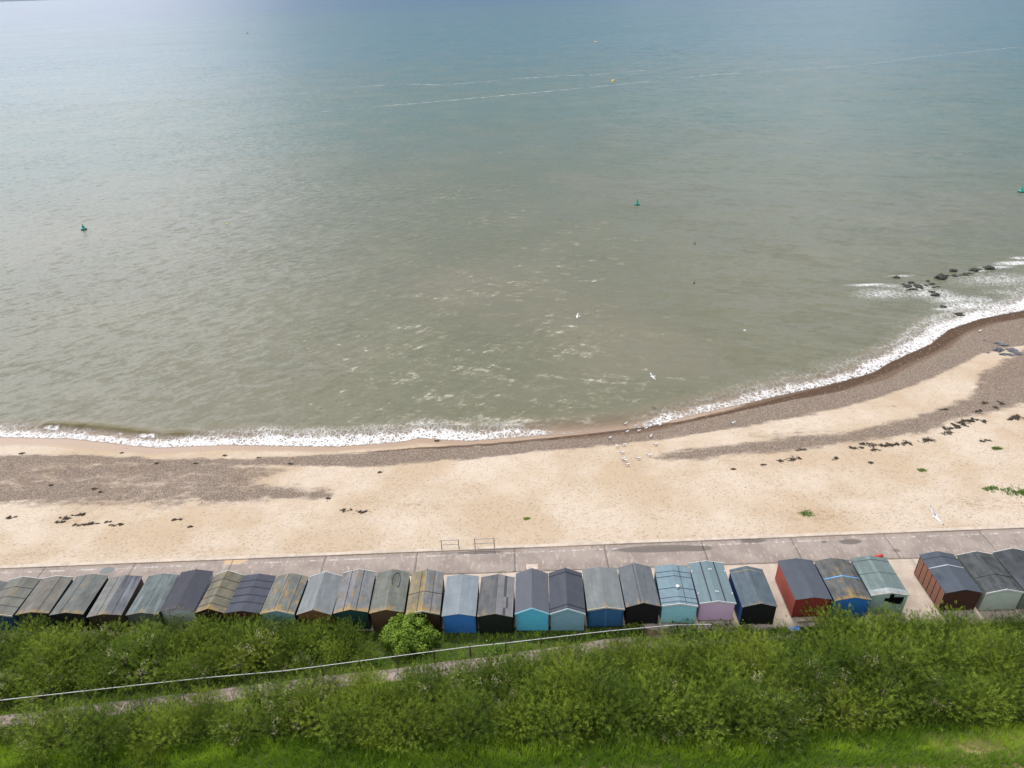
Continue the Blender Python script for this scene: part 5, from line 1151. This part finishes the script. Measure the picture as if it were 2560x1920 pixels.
def pebbles():
    R = np.random.default_rng(9); n = 90000; X = R.uniform(-58, 82, n); Y = R.uniform(44, 96, n)
    ds = shore_d(X, Y); ok = (ds > .4) & (ds < 14); X, Y = X[ok], Y[ok]
    w = .6 * (fbm(X * .45, Y * .9, 21) - .5)
    m_ = np.maximum.reduce([inside(X + w, Y + w, S1, .4), inside(X + w, Y + w, S2, .5), inside(X + w, Y + w, S3, .8) * sm(.3, .62, fbm(X * .2, Y * .8, 41) + .13)])
    k = R.random(len(X)) < (.75 * m_ + .02); X, Y = X[k][:16000], Y[k][:16000]; n = len(X)
    Z = beach_z(X, Y) + .005; r = .035 + .05 * R.random(n) ** 2; a = R.random(n) * PI
    e = np.stack([np.cos(a), np.sin(a)], 1); V = np.zeros((n, 5, 3))
    for j, (u_, v_) in enumerate(((1.2, 0), (0, .8), (-1.2, 0), (0, -.8))):
        V[:, j, 0] = X + r * (u_ * e[:, 0] - v_ * e[:, 1]); V[:, j, 1] = Y + r * (u_ * e[:, 1] + v_ * e[:, 0]); V[:, j, 2] = Z - .01
    V[:, 4] = np.stack([X, Y, Z + r * .55], 1)
    b_ = np.arange(n)[:, None] * 5; Fq = np.concatenate([b_ + np.array(q) for q in ((0, 1, 4), (1, 2, 4), (2, 3, 4), (3, 0, 4))])
    mt, t, b, o_ = mat_new('pebble'); a_ = attr(t, 'tint')
    cc_ = mix(t, a_, (.07, .055, .045), (.30, .23, .18)); L(t, cc_, b.inputs['Base Color']); b.inputs['Roughness'].default_value = .8
    stuff('shingle', mesh_np('shingle', V.reshape(-1, 3), Fq, dict(tint=np.repeat(R.random(n), 5))), mt, 'scattered brown and grey pebbles of the shingle banks', 'shingle')
pebbles()
def beach_plant(px, py, s, lb):
    c = beach_at(px, py); t = thing('beach_plant', lb, 'plant', tuple(map(float, c)), 0, 'small green plants on the sand')
    R = np.random.default_rng(int(px * 3)); m_ = 90; p = R.normal(size=(m_, 3)) * np.array([.40, .22, .05]) * s; p[:, 2] = np.abs(p[:, 2]) + .04
    a, e, g = rot_frame(R.normal(size=(m_, 3)) * .4 + np.array([0, 0, 1])); sz = .05 + .05 * R.random((m_, 1))
    q = np.stack([p - e * sz * 1.4, p + g * sz * .6, p + e * sz * 1.4, p - g * sz * .6], 1).reshape(-1, 3)
    obj('foliage', mesh_np('foliage', q, np.arange(len(q)).reshape(-1, 4), dict(tint=np.repeat(.45 * R.random(m_), 4))), MB_FOL, t)
    MB().tube((0, 0, -.03), (0, 0, .08), .02, .01, 5).build('stem', MT_STEM, t)
for px, py, s, lb in ((2016, 1284, .7, 'small green plant alone on the sand left of the flying gull'), (2480, 1222, .8, 'green plant on the sand, left one near the right edge'), (2530, 1229, 1.3, 'largest green beach plant near the right edge'), (2555, 1232, .9, 'green beach plant cut by the right edge'), (2305, 1176, .5, 'tiny green tuft on the upper right sand'), (2492, 1122, .5, 'tiny dark green tuft on the far right sand'), (1317, 1297, .28, 'tiny olive tuft on the sand above the huts')):
    beach_plant(px, py, s, lb)

# ------------------------------------------------------------------ gulls
MGW = simple('gull_white', (.78, .78, .78), .6, .05); MGG = simple('gull_grey', (.42, .45, .50), .6, .08); MGB = simple('gull_black', (.02, .02, .02), .6); MBE = simple('gull_beak', (.65, .40, .05), .5); MLG = simple('gull_leg', (.55, .32, .25), .6)
def ell(cx, cz, ry, rz, n=10): return [(cx, ry * math.cos(2 * PI * k / n), cz + rz * math.sin(2 * PI * k / n)) for k in range(n)]
def gull_body(stand):
    mb = MB()
    if stand: prof = [(-.30, .20, .012, .008), (-.22, .20, .035, .02), (-.14, .21, .06, .055), (-.02, .22, .078, .082), (.08, .235, .068, .08), (.135, .275, .045, .06), (.155, .325, .034, .045), (.17, .365, .036, .036), (.20, .37, .032, .03), (.225, .365, .012, .012)]
    else: prof = [(-.30, .0, .075, .006), (-.22, .0, .05, .015), (-.14, .0, .055, .045), (-.02, .0, .075, .07), (.08, .0, .07, .065), (.15, .01, .048, .05), (.20, .015, .042, .042), (.24, .01, .03, .03), (.265, .005, .012, .012)]
    mb.rings([ell(*p) for p in prof])
    return mb
def standing():
    mb = gull_body(True); nb = len(mb.f)
    for s in (-1, 1):                                            # folded wings lie along the back in the same mesh
        R_ = []
        for x, y, z, ry, rz in ((.09, .062, .255, .01, .035), (.02, .075, .255, .014, .06), (-.10, .065, .245, .013, .055), (-.22, .035, .225, .01, .03), (-.33, .012, .215, .006, .01)):
            R_.append([(x, s * (y + ry * math.cos(2 * PI * k / 8)), z + rz * math.sin(2 * PI * k / 8)) for k in range(8)])
        mb.rings(R_)
    me_ = mb.mesh('body', True)
    for mm in (MGW, MGG, MGB): me_.materials.append(mm)
    for i, p in enumerate(me_.polygons):
        if i >= nb: p.material_index = 2 if p.center.x < -.24 else 1
    bk = MB(); bk.tube((.215, 0, .366), (.275, 0, .355), .014, .004, 6); bme = bk.mesh('beak'); bme.materials.append(MBE)
    lg = []
    for s in (-1, 1):
        l = MB(); l.tube((.01, s * .03, .16), (.0, s * .035, .01), .008, .008, 5); l.box(-.015, .05, s * .035 - .022, s * .035 + .022, 0, .01); lm = l.mesh('leg'); lm.materials.append(MLG); lg.append(lm)
    return me_, bme, lg
SG = standing()
def place_gull(px, py, rz, lb, s=1.0, group='gulls standing on the beach'):
    c = beach_at(px, py); t = thing('gull', lb, 'bird', tuple(map(float, c)), rz, group); t.scale = (s, s, s)
    obj('body', SG[0], None, t); obj('beak', SG[1], None, t)
    for l in SG[2]: obj('leg', l, None, t)
gl = [((500, 635), .3, 'gull standing on shingle, leftmost of the flock'), ((975, 470), .2, 'gull on the shingle just below the dark weed line, left'), ((1295, 445), .1, 'gull on the shingle just below the dark weed line, centre'), ((1495, 378), .0, 'gull on the shingle touching the dark weed line, right'), ((930, 250), .4, 'gull standing in the thin swash above the weed line, left'), ((1645, 215), -.4, 'gull standing in the foam above the weed line, right'),
      ((1885, 290), .3, 'gull standing on the dark weed line itself'), ((1630, 590), .8, 'gull facing away on the shingle near the sand edge'), ((890, 828), .1, 'gull at the edge where shingle meets sand'), ((690, 870), 2.2, 'pale gull at the upper edge of the sand, left'), ((1770, 815), .3, 'gull alone on the sand at the upper right of the flock'), ((840, 1045), .1, 'gull on the sand above the huddled three'),
      ((860, 1225), .3, 'uppermost gull of three huddled on the sand'), ((925, 1262), -.4, 'middle gull of three huddled on the sand'), ((995, 1378), .2, 'lowest gull of three huddled on the sand'), ((1295, 1205), .1, 'gull on the sand right of the huddled three'), ((1590, 1120), .0, 'gull furthest right of those low on the sand')]
for (zx, zy), rz_, lb in gl: place_gull(1480 + zx * .09042, 1040 + zy * .09042, rz_, lb, .88)
place_gull(1833, 1061, .2, 'lone gull on the shingle well right of the flock'); place_gull(2448, 831, .1, 'gull lying pale on the shingle near the far right surf')
def flying(px, py, hgt, span, rz, roll, pitch, lb):
    d = rayv(px, py); t_ = (SEA + hgt - H) / d[2] if hgt < 5 else (hgt - H) / d[2]
    c = d * t_ + np.array([0, 0, H])
    t = thing('flying_gull', lb, 'bird', tuple(map(float, c)), 0, 'gulls in flight'); t.rotation_euler = (roll, pitch, rz); t.scale = (span / 1.3,) * 3
    mb = gull_body(False); nb = len(mb.f)
    for s in (-1, 1):                                            # wings grow out of the shoulders in the same mesh
        sec = [(.0, .06, .095, .02, .03), (.14, .075, .085, .018, .06), (.30, .085, .075, .014, .09), (.45, .05, .06, .010, .08), (.58, -.02, .042, .007, .05), (.67, -.10, .016, .004, .02)]
        R_ = [[(xc + ch * math.cos(2 * PI * k / 8), s * y, .02 + z + th_ * math.sin(2 * PI * k / 8)) for k in range(8)] for y, xc, ch, th_, z in sec]
        mb.rings(R_)
    me_ = mb.mesh('body', True)
    for mm in (MGW, MGG, MGB): me_.materials.append(mm)
    for i, p in enumerate(me_.polygons):
        if i >= nb: p.material_index = 2 if abs(p.center.y) > .60 else (1 if p.normal.z > 0.2 and p.center.x < abs(.12) else 0)
    obj('body', me_, None, t)
    bk = MB(); bk.tube((.255, 0, .005), (.31, 0, -.005), .012, .004, 6); bk.build('beak', MBE, t)
flying(2339, 1290, 5.5, 1.45, math.radians(202), math.radians(-28), math.radians(-4), 'large white gull gliding low over the sand at the right')
flying(1445, 790, 2.5, 1.35, math.radians(165), math.radians(-12), 0, 'white gull flying over the sea, highest of three in a column')
flying(1433, 875, 2.0, .95, math.radians(80), math.radians(20), .3, 'small white gull over the sea between two other flyers')
flying(1632, 941, 3.0, 1.35, math.radians(195), math.radians(-10), 0, 'white gull flying over the water nearest the beach at centre')
flying(1862, 826, 1.0, .9, math.radians(170), .2, .1, 'small pale gull skimming the water left of the reef')
MDK = simple('cormorant_dark', (.02, .022, .025), .5)
for px, py, lb in ((1737, 610, 'tiny dark bird swimming alone, upper of two'), (1735, 708, 'tiny dark bird swimming alone, lower of two')):
    c = at(px, py, SEA); t = thing('swimming_bird', lb, 'bird', (float(c[0]), float(c[1]), SEA), 1.0)
    mb = MB(); mb.rings([ell(x, z, ry, rz2) for x, z, ry, rz2 in ((-.32, .08, .03, .015), (-.15, .06, .10, .07), (.05, .06, .12, .09), (.18, .12, .06, .08), (.22, .26, .03, .05), (.25, .34, .035, .035), (.29, .34, .015, .015))]); mb.build('body', MDK, t, True)
    MB().tube((.28, 0, .34), (.37, 0, .33), .01, .004, 5).build('beak', MDK, t)

# ------------------------------------------------------------------ odds and ends by the huts
c = land_at(1985, 1574, .55); ts = thing('crumpled_tarp', 'crumpled bright blue tarpaulin among the tamarisk behind the red hut', 'tarp', tuple(map(float, c)), .1)
V = []; nxx, nyy = 14, 8
for j in range(nyy):
    for i_ in range(nxx): V.append(((i_ / 13 - .5) * .7, (j / 7 - .5) * .36, .09 * mnoise.noise(Vector((i_ * .6, j * .7, 1))) + .12))
obj('sheet', mesh_np('sheet', V, grid_faces(nyy, nxx), None, True), simple('tarp_blue', srgb(60, 110, 190), .5, .3), ts)
tp = at(2018, 1545, .3); wp = thing('timber_stack', 'pale timber planks stacked behind the brick-red hut', 'timber', (float(tp[0]), float(tp[1]), .02), .06)
for k in range(3):
    for j in range(2): MB().box(-.75 + .05 * j, .75 - .04 * k, -.15 + .16 * j, -.01 + .16 * j, .0 + .07 * k, .06 + .07 * k).build('plank', simple('plank_pale', (.42, .36, .26), .9), wp)
rp = at(2197, 1391, .1); rt = thing('red_windbreak', 'rolled red cloth lying in front of the derelict sage hut', 'cloth', (float(rp[0]), float(rp[1]), .1), .05)
MB().tube((-.28, 0, .0), (.28, .04, .02), .10, .12, 10).build('roll', simple('red_cloth', srgb(200, 60, 50), .8), rt, True); MB().tube((-.36, 0, 0), (.36, .05, .02), .02, .02, 6).build('pole', MPL, rt)
